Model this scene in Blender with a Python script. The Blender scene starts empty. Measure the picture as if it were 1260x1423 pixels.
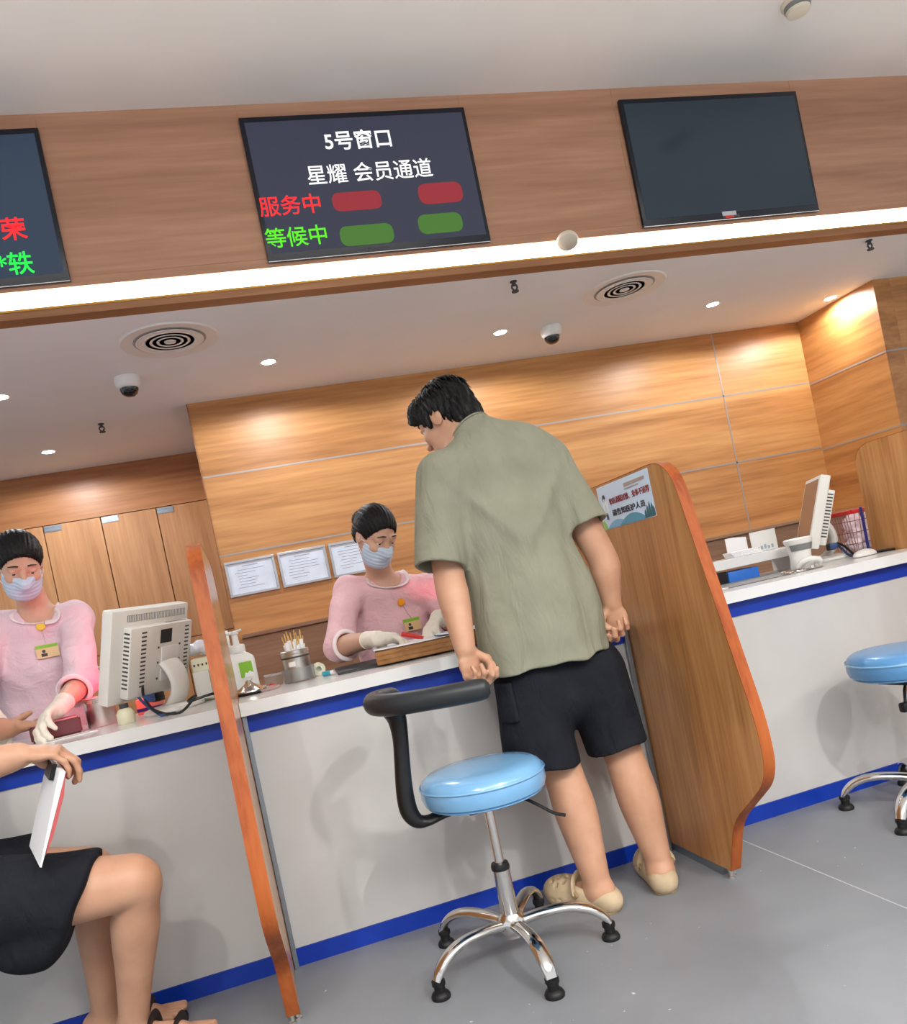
import bpy, bmesh, math, random
import numpy as np
from mathutils import Vector, Matrix, Euler
random.seed(7); np.random.seed(7)
SC = bpy.context.scene
COL = SC.collection
V3 = lambda *a: np.array(a[0] if len(a) == 1 else a, float)
def nrm(v):
    v = V3(v); return v / np.linalg.norm(v)

# ------------------------------------------------------------------ survey of the photograph (pinhole: 1120 px)
FPX, PX, PY, EYE = 1120.0, 630.0, 840.0, 1.05
def cam_axes(yaw=14.57, pitch=-.94, roll=-11.72):
    yaw, pitch, roll = map(math.radians, (yaw, pitch, roll))
    f = V3(math.sin(yaw) * math.cos(pitch), math.cos(yaw) * math.cos(pitch), math.sin(pitch))
    r = V3(math.cos(yaw), -math.sin(yaw), 0); u = np.cross(r, f)
    c, s = math.cos(roll), math.sin(roll)
    return c * r + s * u, -s * r + c * u, f
CR, CU, CF = cam_axes()
CAM = V3(0, 0, EYE)
def ray(x, y): return (x - PX) / FPX * CR - (y - PY) / FPX * CU + CF
def at(x, y, Y):
    d = ray(x, y); return CAM + d * (Y / d[1])
def atz(x, y, Z):
    d = ray(x, y); return CAM + d * ((Z - EYE) / d[2])
def atx(x, y, X):
    d = ray(x, y); return CAM + d * (X / d[0])

# ------------------------------------------------------------------ materials
def new_mat(name):
    m = bpy.data.materials.new(name); m.use_nodes = True
    return m, m.node_tree, m.node_tree.nodes['Principled BSDF']
def lin(c):
    return tuple((x / 12.92 if x <= .04045 else ((x + .055) / 1.055) ** 2.4) for x in [v / 255 for v in c]) + (1,)
def mat(name, rgb, rough=.5, metal=0, bump=0, bscale=200, coat=0, sss=0, emit=None, estr=0, var=0, vscale=6, trans=0, alpha=1, spec=.5, ior=1.45):
    m, t, p = new_mat(name)
    p.inputs['Base Color'].default_value = lin(rgb); p.inputs['Roughness'].default_value = rough
    p.inputs['Metallic'].default_value = metal; p.inputs['Coat Weight'].default_value = coat
    p.inputs['Coat Roughness'].default_value = .08
    p.inputs['Specular IOR Level'].default_value = spec; p.inputs['IOR'].default_value = ior
    p.inputs['Transmission Weight'].default_value = trans; p.inputs['Alpha'].default_value = alpha
    if sss:
        p.inputs['Subsurface Weight'].default_value = sss
        p.inputs['Subsurface Radius'].default_value = (.012, .004, .002); p.inputs['Subsurface Scale'].default_value = 1
    if emit:
        p.inputs['Emission Color'].default_value = lin(emit); p.inputs['Emission Strength'].default_value = estr
    tc = t.nodes.new('ShaderNodeTexCoord')
    if var:
        n = t.nodes.new('ShaderNodeTexNoise'); n.inputs['Scale'].default_value = vscale; n.inputs['Detail'].default_value = 4
        t.links.new(tc.outputs['Object'], n.inputs['Vector'])
        r = t.nodes.new('ShaderNodeValToRGB')
        a = lin(tuple(max(0, v - var) for v in rgb)); b = lin(tuple(min(255, v + var) for v in rgb))
        r.color_ramp.elements[0].color = a; r.color_ramp.elements[1].color = b
        r.color_ramp.elements[0].position = .3; r.color_ramp.elements[1].position = .7
        t.links.new(n.outputs['Fac'], r.inputs['Fac']); t.links.new(r.outputs['Color'], p.inputs['Base Color'])
    if bump:
        n = t.nodes.new('ShaderNodeTexNoise'); n.inputs['Scale'].default_value = bscale; n.inputs['Detail'].default_value = 3
        t.links.new(tc.outputs['Object'], n.inputs['Vector'])
        b = t.nodes.new('ShaderNodeBump'); b.inputs['Strength'].default_value = bump; b.inputs['Distance'].default_value = .004
        t.links.new(n.outputs['Fac'], b.inputs['Height']); t.links.new(b.outputs['Normal'], p.inputs['Normal'])
    return m
def wood(name, dark, mid, light, grain='x', rough=.38, seed=0, sc=1.0, coat=.0, spec=.4):
    m, t, p = new_mat(name)
    tc = t.nodes.new('ShaderNodeTexCoord'); mp = t.nodes.new('ShaderNodeMapping')
    s = dict(x=(.55, 3, 9), z=(9, 9, .55), y=(3, .55, 9))[grain]
    mp.inputs['Scale'].default_value = tuple(v * sc for v in s); mp.inputs['Location'].default_value = (seed * 3.1, seed * 1.7, seed * 2.3)
    t.links.new(tc.outputs['Object'], mp.inputs['Vector'])
    n = t.nodes.new('ShaderNodeTexNoise'); n.inputs['Scale'].default_value = 1; n.inputs['Detail'].default_value = 5; n.inputs['Distortion'].default_value = .6
    n2 = t.nodes.new('ShaderNodeTexNoise'); n2.inputs['Scale'].default_value = 7; n2.inputs['Detail'].default_value = 6
    t.links.new(mp.outputs['Vector'], n.inputs['Vector']); t.links.new(mp.outputs['Vector'], n2.inputs['Vector'])
    mx = t.nodes.new('ShaderNodeMath'); mx.operation = 'MULTIPLY_ADD'; mx.inputs[1].default_value = .35
    t.links.new(n2.outputs['Fac'], mx.inputs[0])
    m2 = t.nodes.new('ShaderNodeMath'); m2.operation = 'MULTIPLY'; m2.inputs[1].default_value = .65
    t.links.new(n.outputs['Fac'], m2.inputs[0]); t.links.new(m2.outputs[0], mx.inputs[2])
    r = t.nodes.new('ShaderNodeValToRGB'); e = r.color_ramp.elements
    e[0].position = .34; e[0].color = lin(dark); e[1].position = .66; e[1].color = lin(light)
    x = e.new(.5); x.color = lin(mid)
    t.links.new(mx.outputs[0], r.inputs['Fac']); t.links.new(r.outputs['Color'], p.inputs['Base Color'])
    p.inputs['Roughness'].default_value = rough; p.inputs['Coat Weight'].default_value = coat; p.inputs['Coat Roughness'].default_value = .15
    p.inputs['Specular IOR Level'].default_value = spec
    b = t.nodes.new('ShaderNodeBump'); b.inputs['Strength'].default_value = .06; b.inputs['Distance'].default_value = .003
    t.links.new(n2.outputs['Fac'], b.inputs['Height']); t.links.new(b.outputs['Normal'], p.inputs['Normal'])
    return m

M = {}
M['fascia'] = wood('fascia_wood', (146, 106, 83), (164, 122, 97), (180, 137, 110), 'x', .5, 1, .8, spec=.25)
M['lip'] = wood('lip_wood', (130, 88, 58), (150, 104, 70), (166, 118, 82), 'x', .5, 4, spec=.3)
M['oak'] = wood('oak_panel', (154, 102, 54), (186, 130, 75), (206, 154, 97), 'x', .43, 2, .75, spec=.45)
M['oak_side'] = wood('oak_panel_side', (146, 92, 48), (176, 120, 66), (196, 142, 86), 'y', .43, 2, .75, spec=.45)
M['oak_far'] = wood('oak_far_panel', (150, 96, 58), (176, 120, 76), (194, 138, 92), 'x', .4, 5, .7, spec=.4)
M['door'] = wood('cabinet_oak', (176, 124, 80), (196, 144, 98), (208, 158, 112), 'z', .42, 3, 1.2, spec=.35)
M['desk'] = wood('desk_wood', (134, 98, 72), (158, 118, 90), (172, 134, 104), 'x', .5, 6, 1.4)
M['board'] = wood('partition_oak', (158, 106, 58), (186, 132, 78), (206, 152, 98), 'z', .3, 8, 1.3, coat=.25)
M['board_edge'] = wood('partition_edging', (132, 60, 24), (158, 80, 36), (172, 94, 46), 'z', .45, 9, 1.5, spec=.25)
M['seam'] = mat('aluminium_seam', (160, 150, 142), .45, .3)
M['ceil'] = mat('ceiling_paint', (226, 224, 221), .85, bump=.03, bscale=60, var=3, vscale=2)
M['soffit'] = mat('soffit_paint', (236, 240, 242), .8, var=3, vscale=2)
M['panel'] = mat('counter_panel', (194, 193, 191), .35, var=4, vscale=3, spec=.4)
M['worktop'] = mat('worktop_white', (224, 225, 225), .22, coat=.2)
M['blue'] = mat('blue_laminate', (10, 52, 160), .35, var=6)
M['white'] = mat('white_plastic', (226, 226, 222), .38)
M['offwhite'] = mat('offwhite_plastic', (222, 221, 215), .42)
M['cream'] = mat('cream_plastic', (222, 220, 190), .45)
M['grey'] = mat('grey_plastic', (120, 122, 122), .5)
M['dgrey'] = mat('dark_grey_rubber', (62, 64, 68), .6)
M['slot'] = mat('vent_slot', (78, 74, 74), .7)
M['throat'] = mat('vent_throat', (176, 175, 173), .7)
M['rosy'] = mat('rosy_clear', (240, 214, 212), .15, trans=.6, ior=1.3)
M['black'] = mat('black_plastic', (20, 21, 23), .38)
M['rubber'] = mat('black_rubber', (12, 12, 13), .55)
M['armpad'] = mat('black_polyurethane', (38, 42, 45), .42, bump=.05, bscale=150)
M['chrome'] = mat('chrome', (225, 222, 218), .1, 1)
M['steel'] = mat('brushed_steel', (206, 203, 197), .34, 1)
M['alu'] = mat('aluminium', (150, 158, 166), .35, .8)
M['bluecable'] = mat('blue_cable', (40, 70, 120), .45)
M['seat'] = mat('blue_vinyl', (118, 170, 212), .2, coat=.6, bump=.25, bscale=9, var=8, vscale=5)
M['seat2'] = mat('blue_vinyl_plain', (84, 140, 190), .3, coat=.3)
M['paper'] = mat('paper', (236, 236, 238), .8, var=3, vscale=10)
M['paper2'] = mat('certificate_paper', (214, 224, 238), .5, var=7, vscale=18)
M['frame'] = mat('silver_frame', (176, 178, 182), .3, .5)
M['ink'] = mat('grey_ink', (158, 166, 182), .8)
M['glow'] = mat('strip_diffuser', (255, 250, 235), .5, emit=(255, 247, 234), estr=15)
M['lamp'] = mat('downlight_lens', (255, 255, 255), .4, emit=(255, 252, 245), estr=30)
M['gold'] = mat('brass_edge', (190, 140, 60), .35, .5)
M['skin'] = mat('skin', (194, 148, 120), .5, sss=.12, var=7, vscale=14, bump=.05, bscale=180)
M['skin2'] = mat('skin_fair', (206, 162, 138), .5, sss=.12, var=6, vscale=14)
M['hair'] = mat('black_hair', (12, 11, 12), .5, bump=.5, bscale=120, spec=.3)
M['eye'] = mat('eye_white', (225, 222, 218), .25)
M['iris'] = mat('iris', (30, 20, 15), .15)
M['lip_skin'] = mat('lips', (180, 110, 100), .45)
M['shirt'] = mat('sage_cotton', (138, 138, 120), .85, bump=.18, bscale=220, var=5, vscale=9, spec=.15)
M['shorts'] = mat('black_cotton', (30, 32, 38), .85, bump=.25, bscale=160, var=4, vscale=12, spec=.15)
M['clog'] = mat('beige_foam', (184, 163, 132), .6, var=10, vscale=20)
M['clogsole'] = mat('clog_sole', (150, 126, 92), .7)
M['pink'] = mat('pink_uniform', (232, 190, 196), .85, bump=.2, bscale=200, var=5, vscale=10, spec=.15)
M['lilac'] = mat('pale_pink_uniform', (226, 200, 210), .85, bump=.2, bscale=200, var=5, vscale=10, spec=.15)
M['trim'] = mat('white_collar', (236, 226, 228), .8, bump=.15, bscale=250)
M['glove'] = mat('latex_glove', (232, 226, 212), .5, bump=.2, bscale=90)
M['mask'] = mat('mask_fabric', (190, 206, 226), .8)
M['tee'] = mat('white_cotton', (232, 232, 236), .85, bump=.15, bscale=200)
M['leather'] = mat('black_leather', (40, 34, 32), .55, bump=.15)
M['red'] = mat('red_plastic', (206, 48, 40), .4)
M['redpaper'] = mat('red_cover', (196, 92, 90), .6)
M['orange'] = mat('orange_plastic', (246, 160, 30), .4)
M['yellow'] = mat('yellow_plastic', (226, 204, 70), .4)
M['green'] = mat('green_label', (132, 190, 52), .5)
M['teal'] = mat('teal_plastic', (60, 160, 185), .4)
M['kraft'] = mat('brown_card', (166, 118, 70), .7, var=16, vscale=22)
M['darkred'] = mat('maroon_pad', (110, 60, 66), .6)
M['bandblue'] = mat('navy_strap', (44, 44, 130), .5)
M['cotton'] = mat('cotton_balls', (246, 228, 230), .9, var=8, vscale=60)
M['wire'] = mat('basket_wire', (150, 92, 98), .45)
M['clear'] = mat('clear_plastic', (236, 240, 240), .08, trans=.9, ior=1.3)
M['bamboo'] = mat('bamboo_stick', (214, 176, 104), .6)
M['signblue'] = mat('sign_print', (204, 224, 244), .4)
M['tree1'] = mat('print_hill', (124, 180, 212), .45); M['tree2'] = mat('print_hill_dark', (84, 152, 178), .45)
M['tree3'] = mat('print_tree', (44, 100, 110), .45); M['leaf'] = mat('print_leaf', (150, 205, 110), .45)
M['inkred'] = mat('print_red', (150, 50, 56), .5); M['inkdark'] = mat('print_dark', (50, 44, 52), .5)
M['inktan'] = mat('print_tan', (170, 150, 140), .5)
M['screen_on'] = mat('screen_lit', (12, 12, 14), .12, emit=(62, 66, 86), estr=.75)
M['screen_on2'] = mat('screen_lit_blue', (12, 12, 14), .12, emit=(54, 72, 94), estr=.75)
M['screen_off'] = mat('screen_off', (44, 58, 70), .12)
M['bezel'] = mat('tv_bezel', (14, 20, 32), .25)
M['tx_white'] = mat('text_white', (0, 0, 0), .5, emit=(255, 255, 255), estr=1.2)
M['tx_red'] = mat('text_red', (0, 0, 0), .5, emit=(255, 40, 46), estr=1.1)
M['tx_green'] = mat('text_green', (0, 0, 0), .5, emit=(90, 235, 20), estr=1.1)
M['tx_green2'] = mat('text_green_bright', (0, 0, 0), .5, emit=(30, 250, 80), estr=1.1)
M['blur_red'] = mat('name_bar_red', (0, 0, 0), .5, emit=(170, 44, 58), estr=.8)
M['blur_green'] = mat('name_bar_green', (0, 0, 0), .5, emit=(76, 132, 46), estr=.8)
M['lcd'] = mat('monitor_screen', (120, 92, 76), .25, emit=(120, 90, 74), estr=.3)  # brownish reflection put into the base colour and emission
M['pinkglow'] = mat('pink_glow', (120, 40, 50), .25, emit=(255, 50, 96), estr=13)  # emitter added to throw pink light on the standing nurse
M['sticker'] = mat('silver_sticker', (190, 192, 196), .35, .2)
M['detector'] = mat('detector_cream', (206, 196, 178), .5)
M['dome'] = mat('smoked_dome', (14, 15, 18), .06, coat=.5)

def cloth_folds(m, sc, strength, dist):
    """long soft creases on top of the weave"""
    t = m.node_tree; p = t.nodes['Principled BSDF']; tc = t.nodes.new('ShaderNodeTexCoord'); mp = t.nodes.new('ShaderNodeMapping'); mp.inputs['Scale'].default_value = sc
    mp.inputs['Rotation'].default_value = (0, .35, 0)
    n = t.nodes.new('ShaderNodeTexNoise'); n.inputs['Scale'].default_value = 1; n.inputs['Detail'].default_value = 3; n.inputs['Distortion'].default_value = .8
    t.links.new(tc.outputs['Object'], mp.inputs['Vector']); t.links.new(mp.outputs['Vector'], n.inputs['Vector'])
    b = t.nodes.new('ShaderNodeBump'); b.inputs['Strength'].default_value = strength; b.inputs['Distance'].default_value = dist
    t.links.new(n.outputs['Fac'], b.inputs['Height'])
    l = p.inputs['Normal'].links
    if l: t.links.new(l[0].from_socket, b.inputs['Normal'])
    t.links.new(b.outputs['Normal'], p.inputs['Normal'])
cloth_folds(M['shirt'], (14, 10, 4), .55, .03); cloth_folds(M['shorts'], (16, 12, 6), .5, .03); cloth_folds(M['pink'], (12, 12, 14), .5, .03); cloth_folds(M['lilac'], (12, 12, 14), .5, .03)
# floor: grey sheet vinyl with thin pale weld seams
def floor_mat():
    m, t, p = new_mat('grey_vinyl')
    tc = t.nodes.new('ShaderNodeTexCoord')
    n = t.nodes.new('ShaderNodeTexNoise'); n.inputs['Scale'].default_value = 3; n.inputs['Detail'].default_value = 8
    t.links.new(tc.outputs['Object'], n.inputs['Vector'])
    r = t.nodes.new('ShaderNodeValToRGB'); r.color_ramp.elements[0].color = lin((118, 121, 126)); r.color_ramp.elements[1].color = lin((132, 135, 140))
    r.color_ramp.elements[0].position = .3; r.color_ramp.elements[1].position = .7
    t.links.new(n.outputs['Fac'], r.inputs['Fac'])
    sp = t.nodes.new('ShaderNodeTexNoise'); sp.inputs['Scale'].default_value = 55; sp.inputs['Detail'].default_value = 1
    t.links.new(tc.outputs['Object'], sp.inputs['Vector'])
    g = t.nodes.new('ShaderNodeMath'); g.operation = 'GREATER_THAN'; g.inputs[1].default_value = .79
    t.links.new(sp.outputs['Fac'], g.inputs[0])
    x = t.nodes.new('ShaderNodeMixRGB'); x.inputs['Color2'].default_value = lin((196, 196, 196))
    t.links.new(g.outputs[0], x.inputs['Fac']); t.links.new(r.outputs['Color'], x.inputs['Color1'])
    t.links.new(x.outputs['Color'], p.inputs['Base Color'])
    p.inputs['Roughness'].default_value = .42; p.inputs['Specular IOR Level'].default_value = .4
    return m
M['floor'] = floor_mat()
M['weld'] = mat('weld_seam', (178, 181, 184), .5)

# ------------------------------------------------------------------ objects
ORG = {}
def thing(name, label, cat, loc, group=None, local=False, rot=(0, 0, 0)):
    o = bpy.data.objects.new(name, None); COL.objects.link(o)
    o.empty_display_size = .05
    o.location = Vector([float(v) for v in loc]); o.rotation_euler = rot
    o['label'] = label; o['category'] = cat
    if group: o['group'] = group
    ORG[o.name] = V3(0, 0, 0) if local else V3([float(v) for v in loc])
    return o
def tag(o, label, cat, group=None):
    o['label'] = label; o['category'] = cat
    if group: o['group'] = group
    return o
def struct(o): o['kind'] = 'structure'; return o
def finish(name, me, m, parent, smooth):
    o = bpy.data.objects.new(name, me); COL.objects.link(o)
    for x in (m if isinstance(m, (list, tuple)) else [m]): me.materials.append(x)
    if parent is not None:
        off = ORG[parent.name]; ORG[o.name] = off
        if np.any(off): me.transform(Matrix.Translation([-float(v) for v in off]))
        o.parent = parent
    else: ORG[o.name] = V3(0, 0, 0)
    if smooth:
        me.polygons.foreach_set('use_smooth', [True] * len(me.polygons))
        if smooth != 2: me.set_sharp_from_angle(angle=math.radians(40))
    me.update(); return o
def obj(name, bm, m, parent=None, smooth=1):
    bmesh.ops.recalc_face_normals(bm, faces=bm.faces[:])
    me = bpy.data.meshes.new(name); bm.to_mesh(me); bm.free()
    return finish(name, me, m, parent, smooth)
def NB(): return bmesh.new()
def addv(bm, vs, fs, mi=0, mtx=None):
    bv = [bm.verts.new((mtx @ Vector([float(c) for c in v])) if mtx is not None else [float(c) for c in v]) for v in vs]
    out = []
    for f in fs:
        try: q = bm.faces.new([bv[i] for i in f]); q.material_index = mi; out.append(q)
        except ValueError: pass
    return bv, out
def box(bm, x0, x1, y0, y1, z0, z1, bev=0, mi=0, mtx=None, seg=2):
    vs = [(x, y, z) for x in (x0, x1) for y in (y0, y1) for z in (z0, z1)]
    fs = [(0, 1, 3, 2), (4, 6, 7, 5), (0, 4, 5, 1), (2, 3, 7, 6), (0, 2, 6, 4), (1, 5, 7, 3)]
    b2 = bmesh.new(); bv, ff = addv(b2, vs, fs, mi)
    if bev: bmesh.ops.bevel(b2, geom=b2.edges[:], offset=bev, segments=seg, affect='EDGES', profile=.5)
    merge(bm, b2, mtx); return bm
def merge(bm, b2, mtx=None):
    if mtx is not None: b2.transform(mtx)
    mp = {v: bm.verts.new(v.co) for v in b2.verts}
    for f in b2.faces:
        try: q = bm.faces.new([mp[v] for v in f.verts]); q.material_index = f.material_index
        except ValueError: pass
    b2.free()
def lathe(bm, prof, c=(0, 0, 0), n=32, mi=0, mtx=None, sx=1, sy=1):
    vs = []; fs = []
    for r, z in prof:
        for i in range(n):
            a = 2 * math.pi * i / n; vs.append((c[0] + sx * r * math.cos(a), c[1] + sy * r * math.sin(a), c[2] + z))
    k = len(prof)
    for j in range(k - 1):
        for i in range(n): fs.append((j * n + i, j * n + (i + 1) % n, (j + 1) * n + (i + 1) % n, (j + 1) * n + i))
    if prof[0][0] > 0: fs.append(tuple(range(n))[::-1])
    if prof[-1][0] > 0: fs.append(tuple((k - 1) * n + i for i in range(n)))
    b2 = bmesh.new(); addv(b2, vs, fs, mi); bmesh.ops.remove_doubles(b2, verts=b2.verts[:], dist=1e-6)
    merge(bm, b2, mtx); return bm
def spline(pts, n=8):
    P = [V3(p) for p in pts]; P = [2 * P[0] - P[1]] + P + [2 * P[-1] - P[-2]]; out = []
    for i in range(1, len(P) - 2):
        for k in range(n):
            t = k / n; a, b, c, d = P[i - 1:i + 3]
            out.append(.5 * ((2 * b) + (c - a) * t + (2 * a - 5 * b + 4 * c - d) * t * t + (-a + 3 * b - 3 * c + d) * t ** 3))
    out.append(P[-2]); return out
def tube(bm, pts, r, n=12, mi=0, up=(0, 0, 1), mtx=None, smooth=0, cap=True):
    """r: number, or list per point of number / (across, along-up)"""
    P = [V3(p) for p in pts]
    R = r if isinstance(r, list) else [r] * len(P)
    R = [(q, q) if not isinstance(q, (tuple, list)) else q for q in R]
    if smooth:
        RR = spline([(a, b, 0) for a, b in R], smooth); P = spline(P, smooth); R = [(a[0], a[1]) for a in RR]
    vs = []; up = V3(up); N = len(P); prev = None
    for i in range(N):
        t = nrm(P[min(i + 1, N - 1)] - P[max(i - 1, 0)])
        ref = up if prev is None else prev
        s = np.cross(t, ref)
        if np.linalg.norm(s) < 1e-3: s = np.cross(t, V3(1, .3, 0))
        s = nrm(s); u = np.cross(s, t); prev = u
        for k in range(n):
            a = 2 * math.pi * k / n
            vs.append(P[i] + s * R[i][0] * math.cos(a) + u * R[i][1] * math.sin(a))
    fs = [(i * n + k, i * n + (k + 1) % n, (i + 1) * n + (k + 1) % n, (i + 1) * n + k) for i in range(N - 1) for k in range(n)]
    if cap: fs += [tuple(range(n))[::-1], tuple((N - 1) * n + k for k in range(n))]
    addv(bm, vs, fs, mi, mtx); return bm
def prism(bm, outline, axis, t0, t1, bev=0, mi=0, mtx=None, seg=2):
    """outline of (u,v) points, extruded along axis: 'x' -> (y,z), 'y' -> (x,z), 'z' -> (x,y)"""
    def P(u, v, t): return dict(x=(t, u, v), y=(u, t, v), z=(u, v, t))[axis]
    n = len(outline); vs = [P(u, v, t0) for u, v in outline] + [P(u, v, t1) for u, v in outline]
    fs = [tuple(range(n)), tuple(range(2 * n - 1, n - 1, -1))] + [(i, (i + 1) % n, n + (i + 1) % n, n + i) for i in range(n)]
    b2 = bmesh.new(); bv, ff = addv(b2, vs, fs, mi)
    if bev:
        ed = [e for e in b2.edges if (e.verts[0].index < n) == (e.verts[1].index < n)]
        b2.verts.index_update(); ed = [e for e in b2.edges if (e.verts[0].index < n) == (e.verts[1].index < n)]
        bmesh.ops.bevel(b2, geom=ed, offset=bev, segments=seg, affect='EDGES')
    merge(bm, b2, mtx); return bm
def rounded(pts, r, n=6):
    """round the corners of a 2-D outline; r may be a list"""
    out = []; N = len(pts)
    for i in range(N):
        a, b, c = V3(pts[i - 1]), V3(pts[i]), V3(pts[(i + 1) % N]); q = r[i] if isinstance(r, list) else r
        if q <= 0: out.append(tuple(b)); continue
        l1, l2 = np.linalg.norm(a - b), np.linalg.norm(c - b); d1, d2 = (a - b) / l1, (c - b) / l2
        q = min(q, l1 * .49, l2 * .49)
        p0, p2 = b + d1 * q, b + d2 * q
        for k in range(n + 1):
            t = k / n; out.append(tuple((1 - t) ** 2 * p0 + 2 * t * (1 - t) * b + t * t * p2))
    return out
def dup(root, loc, label, rotz=0, group=None, skip=()):
    r = root.copy(); COL.objects.link(r); r.location = loc; r.rotation_euler = (0, 0, rotz); r['label'] = label
    if group: r['group'] = group
    for ch in list(root.children):
        if ch.name.split('.')[0] in skip: continue
        c = ch.copy(); COL.objects.link(c); c.parent = r
        for g in list(ch.children):
            d = g.copy(); COL.objects.link(d); d.parent = c
    return r
def frame_mtx(o, ex, ey, ez):
    m = Matrix.Identity(4)
    for i, e in enumerate((ex, ey, ez)):
        for k in range(3): m[k][i] = float(e[k])
    for k in range(3): m[k][3] = float(o[k])
    return m
def text(name, s, size, m, parent, o, ex, ez, bold=0.0, align='LEFT', depth=0.0008, sx=1.0, label=None):
    """lettering standing in the plane (ex, ez) at point o"""
    cu = bpy.data.curves.new('t', 'FONT'); cu.body = s; cu.size = size; cu.align_x = align; cu.offset = bold * size; cu.extrude = depth
    cu.resolution_u = 3
    t = bpy.data.objects.new('t', cu); COL.objects.link(t)
    bpy.context.view_layer.update()
    me = bpy.data.meshes.new_from_object(t.evaluated_get(bpy.context.evaluated_depsgraph_get()))
    bpy.data.objects.remove(t); bpy.data.curves.remove(cu)
    ex, ez = nrm(ex), nrm(ez); ey = np.cross(ez, ex)
    me.materials.clear()
    me.transform(frame_mtx(o, ex * sx, ez, -ey))
    q = finish(name, me, m, parent, 0)
    if label: q['label'] = label
    return q

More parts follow.
